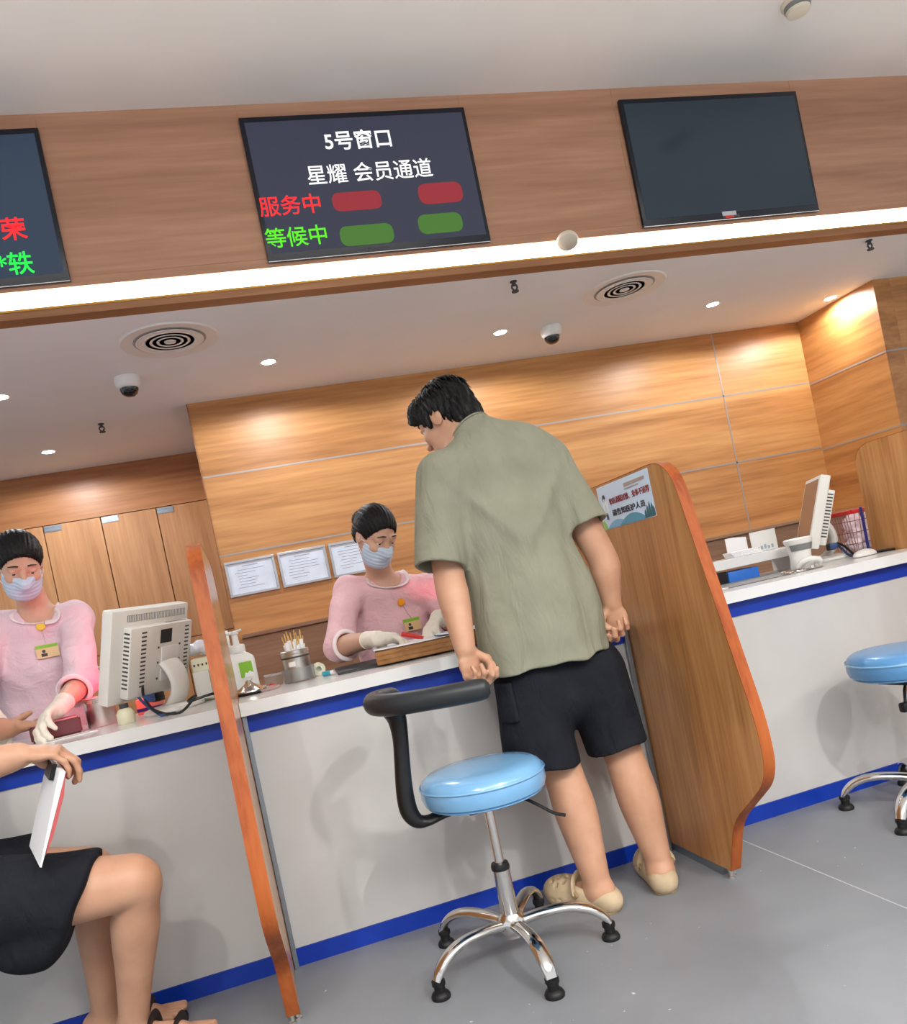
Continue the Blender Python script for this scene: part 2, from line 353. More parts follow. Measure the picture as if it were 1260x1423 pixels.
# ------------------------------------------------------------------ smooth solid modelling (distance fields -> one mesh)
class Solid:
    def __init__(s, h=.005): s.h = h; s.P = []; s.disp = None; s.cuts = []
    def cone(s, a, b, r1, r2=None, k=.015, sub=False, flat=(0, 0)):
        r2 = r1 if r2 is None else r2; a, b = V3(a), V3(b)
        def f(X):
            ab = b - a; L2 = ab @ ab; pa = X - a; t0 = (pa @ ab) / L2; t = np.clip(t0, 0, 1)
            d = np.linalg.norm(pa - t[..., None] * ab, axis=-1) - (r1 + (r2 - r1) * t)
            L = math.sqrt(L2)
            if flat[0]: d = np.maximum(d, -t0 * L)
            if flat[1]: d = np.maximum(d, (t0 - 1) * L)
            return d
        R = max(r1, r2); s.P.append((f, np.minimum(a, b) - R, np.maximum(a, b) + R, k, sub)); return s
    def ecyl(s, a, b, ra, rb, ex, k=.02, sub=False, flat=(0, 0), rw=None):
        """tapered elliptic rod a->b; ra=(along ex, across)"""
        a, b = V3(a), V3(b); ax = nrm(b - a); ex = V3(ex); ex = nrm(ex - ax * (ex @ ax)); ey = np.cross(ax, ex); L = np.linalg.norm(b - a)
        w = rw or min(ra[1], rb[1], ra[0], rb[0])
        def f(X):
            p = X - a; h = p @ ax; t = np.clip(h / L, 0, 1); rx = ra[0] + (rb[0] - ra[0]) * t; ry = ra[1] + (rb[1] - ra[1]) * t
            u, v, q = p @ ex, p @ ey, h - t * L
            k0 = np.sqrt((u / rx) ** 2 + (v / ry) ** 2 + (q / w) ** 2) + 1e-9
            k1 = np.sqrt((u / rx ** 2) ** 2 + (v / ry ** 2) ** 2 + (q / w ** 2) ** 2) + 1e-9
            d = k0 * (k0 - 1) / k1
            if flat[0]: d = np.maximum(d, -h)
            if flat[1]: d = np.maximum(d, h - L)
            return d
        R = max(ra + rb) if isinstance(ra, tuple) else 0
        s.P.append((f, np.minimum(a, b) - R, np.maximum(a, b) + R, k, sub)); return s
    def ell(s, c, r, ax=None, k=.015, sub=False):
        c = V3(c); r = V3(r); A = np.eye(3) if ax is None else np.array([nrm(q) for q in ax])
        def f(X):
            q = (X - c) @ A.T; k0 = np.sqrt(((q / r) ** 2).sum(-1)) + 1e-9; k1 = np.sqrt(((q / r ** 2) ** 2).sum(-1)) + 1e-9
            return k0 * (k0 - 1) / k1
        R = r.max(); s.P.append((f, c - R, c + R, k, sub)); return s
    def chain(s, pts, rad, k=.03, n=4):
        """a limb: one swept rod through joints with changing radius"""
        P = spline([V3(*p) for p in pts], n); R = [max(q[0], .004) for q in spline([(r, 0, 0) for r in rad], n)]
        def f(X):
            d = None
            for a, b, r1, r2 in zip(P[:-1], P[1:], R[:-1], R[1:]):
                ab = b - a; pa = X - a; t = np.clip((pa @ ab) / (ab @ ab), 0, 1); q = np.linalg.norm(pa - t[..., None] * ab, axis=-1) - (r1 + (r2 - r1) * t)
                if d is None: d = q
                else: h_ = np.maximum(.012 - np.abs(d - q), 0) / .012; d = np.minimum(d, q) - h_ * h_ * .001
            return d
        A = np.array(P); m_ = max(R); s.P.append((f, A.min(0) - m_, A.max(0) + m_, k, False)); return s
    def chop(s, p, n, lo, hi, k=.003):
        p, n = V3(p), nrm(n); s.P.append((lambda X: -((X - p) @ n), V3(lo), V3(hi), k, True)); return s
    def cut(s, p, n, k=.0):
        s.cuts.append((V3(p), nrm(n), k)); return s
    def mesh(s, name, m, parent, smooth_iter=0):
        h = s.h; ad = [p for p in s.P if not p[4]]
        lo = np.min([p[1] for p in ad], 0) - 4 * h - .01; hi = np.max([p[2] for p in ad], 0) + 4 * h + .01
        n = np.ceil((hi - lo) / h).astype(int) + 1
        D = np.full(n, 1.0, np.float32); g = [lo[i] + h * np.arange(n[i]) for i in range(3)]
        if s.disp is None: order = s.P
        else: order = [p for p in s.P if not (p[4] and p[3] < .0045)] + ['disp'] + [p for p in s.P if p[4] and p[3] < .0045]
        for pr in order:
            if pr == 'disp':
                ix = np.nonzero(np.abs(D) < .03); X = np.stack([g[j][ix[j]] for j in range(3)], -1); D[ix] += s.disp(X).astype(np.float32); continue
            f, a, b, k, sub = pr
            mg = k + 3 * h; i0 = np.clip(np.floor((a - mg - lo) / h).astype(int), 0, n); i1 = np.clip(np.ceil((b + mg - lo) / h).astype(int) + 1, 0, n)
            if np.any(i1 <= i0): continue
            sl = tuple(slice(i0[j], i1[j]) for j in range(3))
            X = np.stack(np.meshgrid(*[g[j][sl[j]] for j in range(3)], indexing='ij'), -1)
            d = f(X).astype(np.float32); c = D[sl]
            if sub: d = -d; q = np.maximum(k - np.abs(c - d), 0) / max(k, 1e-6); D[sl] = np.maximum(c, d) + q * q * k * .25
            else: q = np.maximum(k - np.abs(c - d), 0) / max(k, 1e-6); D[sl] = np.minimum(c, d) - q * q * k * .25
        for p, nn, k in s.cuts:
            X = np.stack(np.meshgrid(*g, indexing='ij'), -1); D = np.maximum(D, ((X - p) @ nn).astype(np.float32)); del X
        # surface nets
        S = D < 0
        cnt = np.zeros(n - 1, np.int8)
        for dx in (0, 1):
            for dy in (0, 1):
                for dz in (0, 1): cnt += S[dx:n[0] - 1 + dx, dy:n[1] - 1 + dy, dz:n[2] - 1 + dz]
        cx, cy, cz = np.nonzero((cnt > 0) & (cnt < 8)); N = len(cx)
        idx = np.full(n - 1, -1, np.int32); idx[cx, cy, cz] = np.arange(N)
        cor = {(i, j, k): D[cx + i, cy + j, cz + k] for i in (0, 1) for j in (0, 1) for k in (0, 1)}
        acc = np.zeros((N, 3)); c2 = np.zeros(N)
        for a in cor:
            for ax in range(3):
                if a[ax]: continue
                b = list(a); b[ax] = 1; b = tuple(b); va, vb = cor[a], cor[b]; mk = (va < 0) != (vb < 0)
                t = np.where(mk, va / np.where(mk, va - vb, 1), 0); pt = np.tile(np.array(a, float), (N, 1)); pt[:, ax] += t
                acc += pt * mk[:, None]; c2 += mk
        Vx = lo + h * (np.stack([cx, cy, cz], -1) + acc / c2[:, None])
        F = []
        for ax in range(3):
            o1, o2 = [q for q in range(3) if q != ax]
            sl0 = [slice(1, None)] * 3; sl0[ax] = slice(None, -1); sl1 = [slice(1, None)] * 3; sl1[ax] = slice(1, None)
            for o in (o1, o2):
                sl0[o] = slice(1, n[o] - 1); sl1[o] = slice(1, n[o] - 1)
            e0, e1 = S[tuple(sl0)], S[tuple(sl1)]; q = np.array(np.nonzero(e0 != e1)).T
            if not len(q): continue
            fl = e0[tuple(q.T)]; base = q.copy(); base[:, o1] += 1; base[:, o2] += 1
            def cell(d1, d2):
                c = base.copy(); c[:, o1] += d1; c[:, o2] += d2; return idx[c[:, 0], c[:, 1], c[:, 2]]
            quad = np.stack([cell(-1, -1), cell(0, -1), cell(0, 0), cell(-1, 0)], -1)
            if ax == 1: fl = ~fl
            quad[~fl] = quad[~fl][:, ::-1]; F.append(quad)
        F = np.concatenate(F)
        for _ in range(smooth_iter):
            A = np.zeros_like(Vx); c = np.zeros(N)
            for i in range(4):
                for j in (1, 3): np.add.at(A, F[:, i], Vx[F[:, (i + j) % 4]]); np.add.at(c, F[:, i], 1)
            Vx = .5 * Vx + .5 * A / np.maximum(c, 1)[:, None]
        me = bpy.data.meshes.new(name)
        me.vertices.add(N); me.vertices.foreach_set('co', Vx.astype(np.float32).ravel())
        me.loops.add(len(F) * 4); me.loops.foreach_set('vertex_index', F.astype(np.int32).ravel())
        me.polygons.add(len(F)); me.polygons.foreach_set('loop_start', np.arange(0, len(F) * 4, 4, dtype=np.int32))
        me.update(calc_edges=True); me.validate()
        return finish(name, me, m, parent, 2)
# ------------------------------------------------------------------ the room
ZT, ZS = 3.075, 2.333            # hall ceiling, counter-bay ceiling
YF, YB, YL, YR = 3.18, 4.54, 5.70, 3.88   # header face, back wall, cabinet wall, right wall
bm = NB(); box(bm, -5, 6.5, -4, 6.2, -.1, 0); struct(obj('floor', bm, M['floor'], None, 0))
bm = NB()
for x in (-.55, 1.488, 3.5): box(bm, x - .002, x + .002, -4, 2.598, -.004, .0004)
for y in (.95,): box(bm, -5, 6.5, y - .003, y + .003, -.004, .0004)
struct(obj('trim_1', bm, M['weld'], None, 0))
bm = NB(); box(bm, -5, 6.5, -4, YF + .3, ZT, ZT + .1); struct(obj('ceiling', bm, M['ceil'], None, 0))
bm = NB(); box(bm, -5, 6.5, YF + .0705, 6.2, ZS, ZS + .1); struct(obj('ceiling_bay', bm, M['soffit'], None, 0))
# header wall above the counter: front skin, stepped lower lip
wh = NB(); box(wh, -5, 6.5, YF, YF + .3, 2.432, ZT)
wh = struct(obj('wall_front', wh, M['fascia'], None, 0))
bm = NB()
for x in (-.352, .374, 1.29, 2.0, 2.93): box(bm, x - .0012, x + .0012, YF - .0008, YF + .01, 2.468, ZT - .001)
box(bm, -5, 6.5, YF - .0008, YF + .01, 2.4665, 2.4685)
obj('panel_seam', bm, M['desk'], wh, 0)
lp = NB(); box(lp, -5, 6.5, YF + .0, YF + .07, ZS - .001, 2.360); lp = struct(obj('trim_2', lp, M['lip'], None, 0))
bm = NB(); box(bm, -5, 6.5, YF - .003, YF + .03, 2.359, 2.367); obj('brass_edge', bm, M['gold'], lp, 0)
st = thing('light_strip', 'long glowing white light strip running under the wooden header wall', 'light', (1, YF + .03, 2.40))
bm = NB(); box(bm, -5, 6.5, YF + .006, YF + .06, 2.3675, 2.431); obj('diffuser', bm, M['glow'], st, 0)

wb = NB(); box(wb, -.05, 3.90, YB, YB + .12, 0, ZS); wb = struct(obj('wall_back', wb, M['oak'], None, 0))
bm = NB()
for z in (1.49, 1.925): box(bm, -.05, 3.876, YB - .0015, YB + .01, z - .005, z + .005)
box(bm, 3.215, 3.225, YB - .0015, YB + .01, 0, ZS); box(bm, 1.42, 1.4235, YB - .001, YB + .01, 0, ZS)
obj('panel_seam', bm, M['seam'], wb, 0)
bm = NB(); box(bm, -.056, -.0505, YB - .004, YB + .12, 0, ZS - .002); obj('corner_edge', bm, M['lip'], wb, 0)
wr = NB(); box(wr, 3.88, 4.0, YR, YB, 0, ZS, mi=1); box(wr, 4.0, 6.5, YR, YR + .12, 0, ZS); wr = struct(obj('wall_right', wr, [M['oak'], M['oak_side']], None, 0))
bm = NB()
for z in (1.47, 1.91): box(bm, 3.8785, 3.89, YR, YB, z - .005, z + .005); box(bm, 3.88, 6.5, YR - .0015, YR + .01, z - .005, z + .005)
obj('panel_seam', bm, M['seam'], wr, 0)
wl = NB(); box(wl, -5, -.06, YL, YL + .4, 2.003, ZS); box(wl, -5, -.06, YL + .4, YL + .5, 0, ZS); box(wl, -.055, 0.1, YB + .12, YL + .5, 0, ZS)
wl = struct(obj('wall_left', wl, M['oak_far'], None, 0))

# tall flush cabinets along the cabinet wall: one unit per door
def cabinet(x0, x1, label):
    YL = 6.1
    t = thing('tall_cabinet', label, 'cabinet', ((x0 + x1) / 2, YL - .2, 0), 'row of tall oak cabinets')
    bm = NB(); box(bm, x0 + .001, x1 - .001, YL - .38, YL - .005, .0, 2.0); obj('carcass', bm, M['door'], t, 0)
    bm = NB(); box(bm, x0 + .002, x1 - .002, YL - .4, YL - .381, 1.108, 1.998, .0015); d = obj('upper_door', bm, M['door'], t, 0)
    bm = NB(); box(bm, x0 + .004, x0 + .11, YL - .404, YL - .4005, 1.955, 1.995, .001)
    box(bm, x0 + .008, x0 + .105, YL - .407, YL - .402, 1.982, 1.99); box(bm, x0 + .008, x0 + .105, YL - .407, YL - .402, 1.962, 1.968); obj('hinge_plate', bm, M['alu'], d, 0)
    bm = NB(); box(bm, x0 + .002, x1 - .002, YL - .4, YL - .381, .08, 1.103, .0015); d = obj('lower_door', bm, M['door'], t, 0)
    bm = NB(); tube(bm, [(x0 + .05, YL - .40, 1.03), (x0 + .05, YL - .425, 1.03), (x0 + .18, YL - .425, 1.03), (x0 + .18, YL - .40, 1.03)], .008, 8); obj('handle', bm, M['steel'], d)
cabinet(-.40, -.06, 'tall oak cabinet in the corner right beside the lighter wood wall')
cabinet(-.752, -.402, 'tall oak cabinet second from the corner, seam above the back of the left monitor')
cabinet(-1.105, -.754, 'tall oak cabinet just right of the standing nurse and her mask')
cabinet(-1.46, -1.107, 'tall oak cabinet directly behind the standing nurse at the far left')

# low back cabinet (its top lies at eye level)
t = thing('low_cabinet', 'darker brown low cabinet running along the foot of the oak back wall', 'cabinet', (1.9, 4.4, 0))
bm = NB(); box(bm, -.02, 3.87, 4.16, YB - .003, 0, 1.03); obj('carcass', bm, M['desk'], t, 0)
bm = NB(); box(bm, -.02, 3.87, 4.14, YB - .003, 1.031, 1.05, .002); obj('cabinet_top', bm, M['desk'], t, 0)

# ------------------------------------------------------------------ the service counter
PX1, PX2, PX3, PT = -.100, 1.270, 2.620, .035
BAYS = [(-4.2, PX1 - .0015), (PX1 + PT + .0015, PX2 - .0015), (PX2 + PT + .0015, PX3 - .0015), (PX3 + PT + .0015, 6.0)]
ct = thing('service_counter', 'long white-fronted service counter with blue bands at top and foot', 'counter', (1, 2.85, 0))
for i, (a, b) in enumerate(BAYS):
    bm = NB(); box(bm, a, b, 2.60, 2.64, .0555, .748); obj('front_panel', bm, M['panel'], ct, 0)
    bm = NB(); box(bm, a, b, 2.596, 2.64, .7485, .803); obj('blue_band', bm, M['blue'], ct, 0)['label'] = 'blue band under the worktop'
    bm = NB(); box(bm, a, b, 2.594, 2.64, .0, .055); obj('kick_band', bm, M['blue'], ct, 0)['label'] = 'blue band along the floor'
for x in (-3.6, -.9, .55, 1.95, 3.3):
    bm = NB(); box(bm, x, x + .03, 2.66, 3.14, 0, .80); obj('support_panel', bm, M['white'], ct, 0)
bm = NB()
for a, b in BAYS: box(bm, a, b, 2.560, 2.895, .8035, .845)
box(bm, -4.2, 6.0, 2.895, 3.17, .8035, .845)
bmesh.ops.remove_doubles(bm, verts=bm.verts[:], dist=1e-5)
wt = tag(obj('worktop', bm, M['worktop'], None, 0), 'continuous white worktop of the service counter with a square front edge', 'worktop')

def partition(x, label, strip_x):
    prof = [(2.891, .03), (2.891, 1.307), (2.12, 1.307), (1.935, .52), (1.935, .37), (2.152, .20), (2.222, .03)]
    prof = rounded(prof, [0, .10, .11, .12, .12, .06, .004], 8)
    # keep the board in front of the counter above the worktop only where it is notched
    t = thing('partition_board', label, 'partition', (x + PT / 2, 2.3, 0), 'wooden booth partitions on the counter')
    bm = NB(); prism(bm, prof, 'x', x, x + PT, 0); obj('board', bm, M['board'], t)
    # edge banding: a thin skin round the outline
    bm = NB(); n = len(prof); c = V3(2.42, .7)
    N2 = []
    for i in range(n):
        a, b = V3(prof[i - 1]), V3(prof[(i + 1) % n]); d = nrm(b - a); N2.append(V3(-d[1], d[0]))
    sg = 1 if (V3(prof[3 * 9]) - c) @ N2[3 * 9] > 0 else -1
    vs = []; fs = []
    keep = [i for i in range(n) if prof[i][0] < 2.885 or prof[i][1] > 1.30]
    keep = [i for i in keep if prof[i][1] > .031]
    for i in keep:
        p = V3(prof[i]); q = p + sg * N2[i] * .002; z = p - sg * N2[i] * .0002
        for xx, w in ((x - .0006, z), (x - .0006, q), (x + PT + .0006, q), (x + PT + .0006, z)): vs.append((xx, w[0], w[1]))
    for j in range(len(keep) - 1):
        for k in range(4): fs.append((4 * j + k, 4 * j + (k + 1) % 4, 4 * j + 4 + (k + 1) % 4, 4 * j + 4 + k))
    fs += [(0, 1, 2, 3), tuple(len(vs) - 4 + k for k in range(4))]
    addv(bm, vs, fs); obj('edge_banding', bm, M['board_edge'], t)
    bm = NB(); lathe(bm, [(.012, 0), (.012, .006), (.007, .008), (.007, .032)], (x + PT / 2 - .006, 2.245, 0), 12); lathe(bm, [(.012, 0), (.012, .006), (.007, .008), (.007, .032)], (x + PT / 2 + .008, 2.26, 0), 12)
    obj('metal_foot', bm, M['steel'], t)
    bm = NB(); box(bm, strip_x, strip_x + .014, 2.578, 2.5935, .0, .80, .001); obj('side_bracket', bm, M['alu'], t, 0)
    bm = NB(); box(bm, x + .004, x + PT - .004, 2.28, 2.59, .0005, .03); obj('bottom_rail', bm, M['alu'], t, 0)
    return t
partition(PX1, 'wooden partition seen edge-on between the pump bottle and the back of the monitor', PX1 + PT + .002)
partition(PX2, 'wooden partition with a blue-sky notice, right of the standing man', PX2 - .018)
partition(PX3, 'wooden partition with rounded top cut by the right edge of the photo', PX3 - .018)

# printed notice stuck on the middle partition (facing -x; its own left is the far end)
sg = thing('notice_sign', 'light blue printed notice with small nurse drawing on the partition beside the man', 'sign', (PX2, 2.41, 1.2265))
SX = PX2 - .0015
bm = NB(); box(bm, SX, PX2 - .0003, 2.232, 2.602, 1.150, 1.300); obj('sheet', bm, M['signblue'], sg, 0)
def SP(u, v): return (SX - .0012, 2.602 - u * .37, 1.150 + v * .15)      # u 0..1 left-right, v 0..1 bottom-top as read
LAYER = [0]
def sflat(name, polys, m):
    bm = NB()
    for poly in polys:
        LAYER[0] += 1; j = LAYER[0]
        n = len(poly); f = [SP(u, v) for u, v in poly]; f = [(SX - .0002 - .00010 * j, b, c) for a, b, c in f]
        b_ = [(SX, b, c) for a, b, c in f]
        addv(bm, f + b_, [tuple(range(n)), tuple(range(2 * n - 1, n - 1, -1))] + [(i, (i + 1) % n, n + (i + 1) % n, n + i) for i in range(n)])
    return obj(name, bm, m, sg, 0)
hill = lambda a, b, h, n=14: [(a + (b - a) * i / n, .002 + h * math.sin(math.pi * i / n) ** .8) for i in range(n + 1)]
sflat('hill_print', [hill(.08, .52, .17)], M['tree1']); sflat('hill_print', [hill(.34, .86, .21)], M['tree2'])
tr = []
for u, h in ((.84, .2), (.88, .28), (.92, .34), (.96, .3), (.985, .22)): tr.append([(u - .025, .01), (u + .014, .01), (u + .012, h * .7), (u, h), (u - .02, h * .7)])
sflat('tree_print', tr, M['tree3']); sflat('leaf_print', [[(.0, .002), (.09, .002), (.075, .13), (.03, .22), (.005, .18)]], M['leaf'])
el = lambda u, v, a, b, n=12: [(u + a * math.cos(2 * math.pi * i / n), v + b * math.sin(2 * math.pi * i / n)) for i in range(n)]
sflat('figure_print', [el(.125, .52, .048, .2)], M['paper']); sflat('figure_print', [el(.115, .70, .028, .1)], M['inkdark'])
for lg_ in ([(.105, .22), (.115, .22), (.128, .4), (.118, .42)], [(.135, .2), (.146, .22), (.138, .42), (.128, .42)]): sflat('figure_print', [lg_], M['inkdark'])
sflat('figure_print', [el(.117, .65, .017, .06), [(.10, .38), (.15, .36), (.142, .56), (.108, .58)]], M['paper2'])
text('lettering', '如有酒精过敏、身体不适等', .0235, M['inkred'], sg, SP(.215, .54), (0, -1, 0), (0, 0, 1), .005)
text('lettering', '请告知医护人员', .0235, M['inkdark'], sg, SP(.235, .27), (0, -1, 0), (0, 0, 1), .006, sx=1.42)
sflat('header_print', [[(.55, .80), (.92, .82), (.92, .88), (.55, .88)], [(.55, .74), (.80, .75), (.80, .775), (.55, .765)]], M['inktan'])

# ------------------------------------------------------------------ screens on the header wall
def tv(x0, label, scr, rows=(), sticker=None):
    x1, z0, z1 = x0 + .925, 2.447, 3.013
    t = thing('wall_television', label, 'television', ((x0 + x1) / 2, YF, z0), 'screens on the header wall')
    bm = NB(); o = [(x0, z0), (x1, z0), (x1, z1), (x0, z1)]
    box(bm, x0, x1, YF - .02, YF - .001, z0, z1, .003)
    obj('bezel', bm, M['bezel'], t)
    bm = NB(); box(bm, x0 + .018, x1 - .016, YF - .0215, YF - .0195, z0 + .03, z1 - .022, .0006); obj('screen', bm, scr, t, 0)
    bm = NB(); box(bm, x0 + .40, x0 + .49, YF - .0225, YF - .019, z0 + .006, z0 + .02, .001)
    obj('logo_plate', bm, M['dgrey'], t, 0)
    return t
YT = YF - .0222
def tvtext(t, s, px0, px1, base0, size, m, align='LEFT', bold=.012):
    a = at(px0, base0[0], YT); b = at(px1, base0[1], YT)
    return text('screen_lettering', s, size, m, t, a, (1, 0, 0), (0, 0, 1), bold)
t2 = tv(.374, 'lit wall screen with white, red and green lettering, middle one of three', M['screen_on'])
a = at(452, 208, YT); text('screen_lettering', '5号窗口', .081, M['tx_white'], t2, (a[0], YT, a[2] + .003), (1, 0, 0), (0, 0, 1), .012)
a = at(428, 257, YT); text('screen_lettering', '星耀 会员通道', .083, M['tx_white'], t2, (a[0], YT, a[2] + .006), (1, 0, 0), (0, 0, 1), .004)
a = at(362, 301, YT); text('screen_lettering', '服务中', .083, M['tx_red'], t2, (a[0], YT, a[2] + .005), (1, 0, 0), (0, 0, 1), .008)
a = at(371, 345, YT); text('screen_lettering', '等候中', .083, M['tx_green'], t2, (a[0], YT, a[2] + .005), (1, 0, 0), (0, 0, 1), .008)
def bar(px, py, w, h, m):
    a = at(px, py, YT); bm = NB(); o = rounded([(a[0] - w / 2, a[2] - h / 2), (a[0] + w / 2, a[2] - h / 2), (a[0] + w / 2, a[2] + h / 2), (a[0] - w / 2, a[2] + h / 2)], h * .45, 8)
    prism(bm, o, 'y', YT - .0004, YT + .0008); obj('name_field', bm, m, t2, 0)
bar(496, 279, .20, .075, M['blur_red']); bar(612, 268, .19, .085, M['blur_red']); bar(510, 326, .22, .08, M['blur_green']); bar(612, 310, .19, .08, M['blur_green'])
t1 = tv(-1.272, 'lit wall screen cut by the left photo edge, red and green name lines', M['screen_on2'])
a = at(45, 331, YT); text('screen_lettering', '*荣', .088, M['tx_red'], t1, (a[0] - .012, YT, a[2] + .006), (1, 0, 0), (0, 0, 1), .014, 'RIGHT')
a = at(55, 379, YT); text('screen_lettering', '柏*轶', .088, M['tx_green2'], t1, (a[0] - .012, YT, a[2] + .008), (1, 0, 0), (0, 0, 1), .010, 'RIGHT')
t3 = tv(2.018, 'switched-off dark wall screen with a small sticker on its lower edge', M['screen_off'])
p = at(1013, 296, YT); bm = NB(); box(bm, p[0] - .036, p[0] + .036, YT - .001, YT + .003, p[2] - .011, p[2] + .008); k = obj('sticker', bm, M['sticker'], t3, 0)
bm = NB(); box(bm, p[0] - .022, p[0] + .022, YT - .0012, YT + .003, p[2] - .02, p[2] - .011); obj('sticker_tab', bm, M['red'], k, 0)

# ------------------------------------------------------------------ ceiling fittings
def downlight(x, y, z, label, power, size=110, col=(.94, .97, 1), g='small round downlights in the bay ceiling', blend=.7):
    t = thing('downlight', label, 'downlight', (x, y, z), g)
    bm = NB(); lathe(bm, [(.033, -.001), (.046, -.003), (.046, 0), (.03, 0)], (x, y, z), 28); obj('trim_ring', bm, M['white'], t)
    bm = NB(); lathe(bm, [(0, -.002), (.033, -.002), (.033, 0), (0, 0)], (x, y, z), 24); obj('lens', bm, M['lamp'], t)
    l = bpy.data.lights.new('downlight_lamp', 'SPOT'); l.energy = power; l.spot_size = math.radians(172); l.spot_blend = .25; l.color = col; l.shadow_soft_size = .035
    o = bpy.data.objects.new('downlight_lamp', l); COL.objects.link(o); o.location = (x, y, z - .012); ORG[o.name] = V3(0, 0, 0)
    return t
DL = [((373, 503), 'downlight left of centre, above the certificates'), ((695, 462), 'downlight just left of the dome camera near the standing man\'s head'),
      ((990, 423), 'downlight right of the round vent on the right'), ((0, 552), 'downlight cut by the left photo edge'), ((67, 628), 'downlight farthest back at the left, over the tall cabinets')]
for (px, py), lab in DL:
    p = atz(px, py, ZS); downlight(p[0], p[1], ZS, lab, 32)
downlight(3.79, 4.12, ZS, 'downlight close to the right return wall, brightly washing its top', 32)

def vent(px, py, label):
    x, y, z = atz(px, py, ZS)
    t = thing('ceiling_vent', label, 'air vent', (x, y, z), 'round ceiling vents')
    bm = NB(); lathe(bm, [(.152, -.001), (.20, -.006), (.205, -.001), (.205, 0), (.15, 0)], (x, y, z), 48); obj('outer_ring', bm, M['white'], t)
    bm = NB(); lathe(bm, [(0, -.0012), (.15, -.0012), (.15, 0), (0, 0)], (x, y, z), 40); obj('throat', bm, M['throat'], t)
    for r in (.140, .112, .084, .056):
        bm = NB(); lathe(bm, [(r, -.006), (r - .003, -.008), (r - .023, -.0035), (r - .020, -.002), (r, -.006)], (x, y, z), 40); obj('cone_ring', bm, M['white'], t)
    bm = NB(); lathe(bm, [(0, -.009), (.024, -.008), (.027, -.003), (0, -.002)], (x, y, z), 24); obj('centre_disc', bm, M['white'], t)
vent(236, 473, 'round ceiling vent on the left, above the left dome camera')
vent(867, 401, 'round ceiling vent on the right, beneath the dark wall screen')

def dome(px, py, label):
    x, y, z = atz(px, py, ZS)
    t = thing('dome_camera', label, 'security camera', (x, y, z), 'dome cameras on the bay ceiling')
    bm = NB(); lathe(bm, [(0, 0), (.058, 0), (.06, -.012), (.056, -.035), (.047, -.05), (.042, -.052), (0, -.05)], (x, y, z), 32); obj('housing', bm, M['white'], t)
    bm = NB(); lathe(bm, [(.042, -.05), (.041, -.062), (.033, -.078), (.02, -.087), (0, -.09)], (x, y, z), 28); obj('dome', bm, M['dome'], t)
dome(176, 525, 'white dome camera on the bay ceiling at the left, under the left vent')
dome(764, 455, 'white dome camera on the bay ceiling above the standing man')
def sprinkler(px, py, label):
    x, y, z = atz(px, py, ZS)
    t = thing('sprinkler', label, 'sprinkler', (x, y, z), 'fire sprinklers in the bay ceiling')
    bm = NB(); lathe(bm, [(0, 0), (.016, 0), (.016, -.004), (.009, -.006), (.008, -.02), (0, -.02)], (x, y, z), 16); obj('socket', bm, M['dgrey'], t)
    bm = NB()
    for s in (-1, 1): tube(bm, [(x + s * .009, y, z - .015), (x + s * .013, y, z - .028), (x + s * .003, y, z - .042)], .0042, 6)
    obj('yoke', bm, M['dgrey'], t)
    bm = NB(); lathe(bm, [(0, -.048), (.016, -.048), (.016, -.042), (0, -.041)], (x, y, z), 16); obj('deflector', bm, M['dgrey'], t)
sprinkler(140, 589, 'small sprinkler head at the left, below the left dome camera')
sprinkler(713, 391, 'small sprinkler head close under the light strip in the middle')
sprinkler(1207, 334, 'small sprinkler head at the far right under the light strip')
# detectors
x, y, z = atz(1106, 2, ZT)
t = thing('smoke_detector', 'round smoke detector on the upper ceiling at the top right', 'smoke detector', (x, y, z))
bm = NB(); lathe(bm, [(0, 0), (.06, 0), (.06, -.012), (.055, -.016), (0, -.016)], (x, y, z), 32); obj('mount', bm, M['detector'], t)
bm = NB(); lathe(bm, [(0, -.016), (.05, -.0165), (.05, -.03), (.045, -.034), (0, -.034)], (x, y, z), 32); obj('slotted_ring', bm, M['grey'], t)
bm = NB(); lathe(bm, [(0, -.034), (.047, -.0345), (.044, -.046), (.03, -.052), (0, -.052)], (x, y, z), 32); obj('cover', bm, M['detector'], t)
p = at(783, 347, YF)
t = thing('ceiling_sensor', 'cream round sensor hanging over the light strip', 'sensor', (p[0], YF, p[2] + .05))
bm = NB(); m_ = Matrix.Translation((p[0], YF - .05, p[2] + .022)) @ Vector((0, 0, 1)).rotation_difference(Vector((-.22, -.42, -.88))).to_matrix().to_4x4()
lathe(bm, [(0, 0), (.044, 0), (.047, .008), (.044, .02), (.03, .026), (0, .028)], (0, 0, 0), 28, mtx=m_); obj('cap', bm, M['detector'], t)
bm = NB(); box(bm, p[0] - .02, p[0] + .03, YF - .05, YF - .0005, p[2] + .012, p[2] + .045, .003); obj('bracket', bm, M['detector'], t)

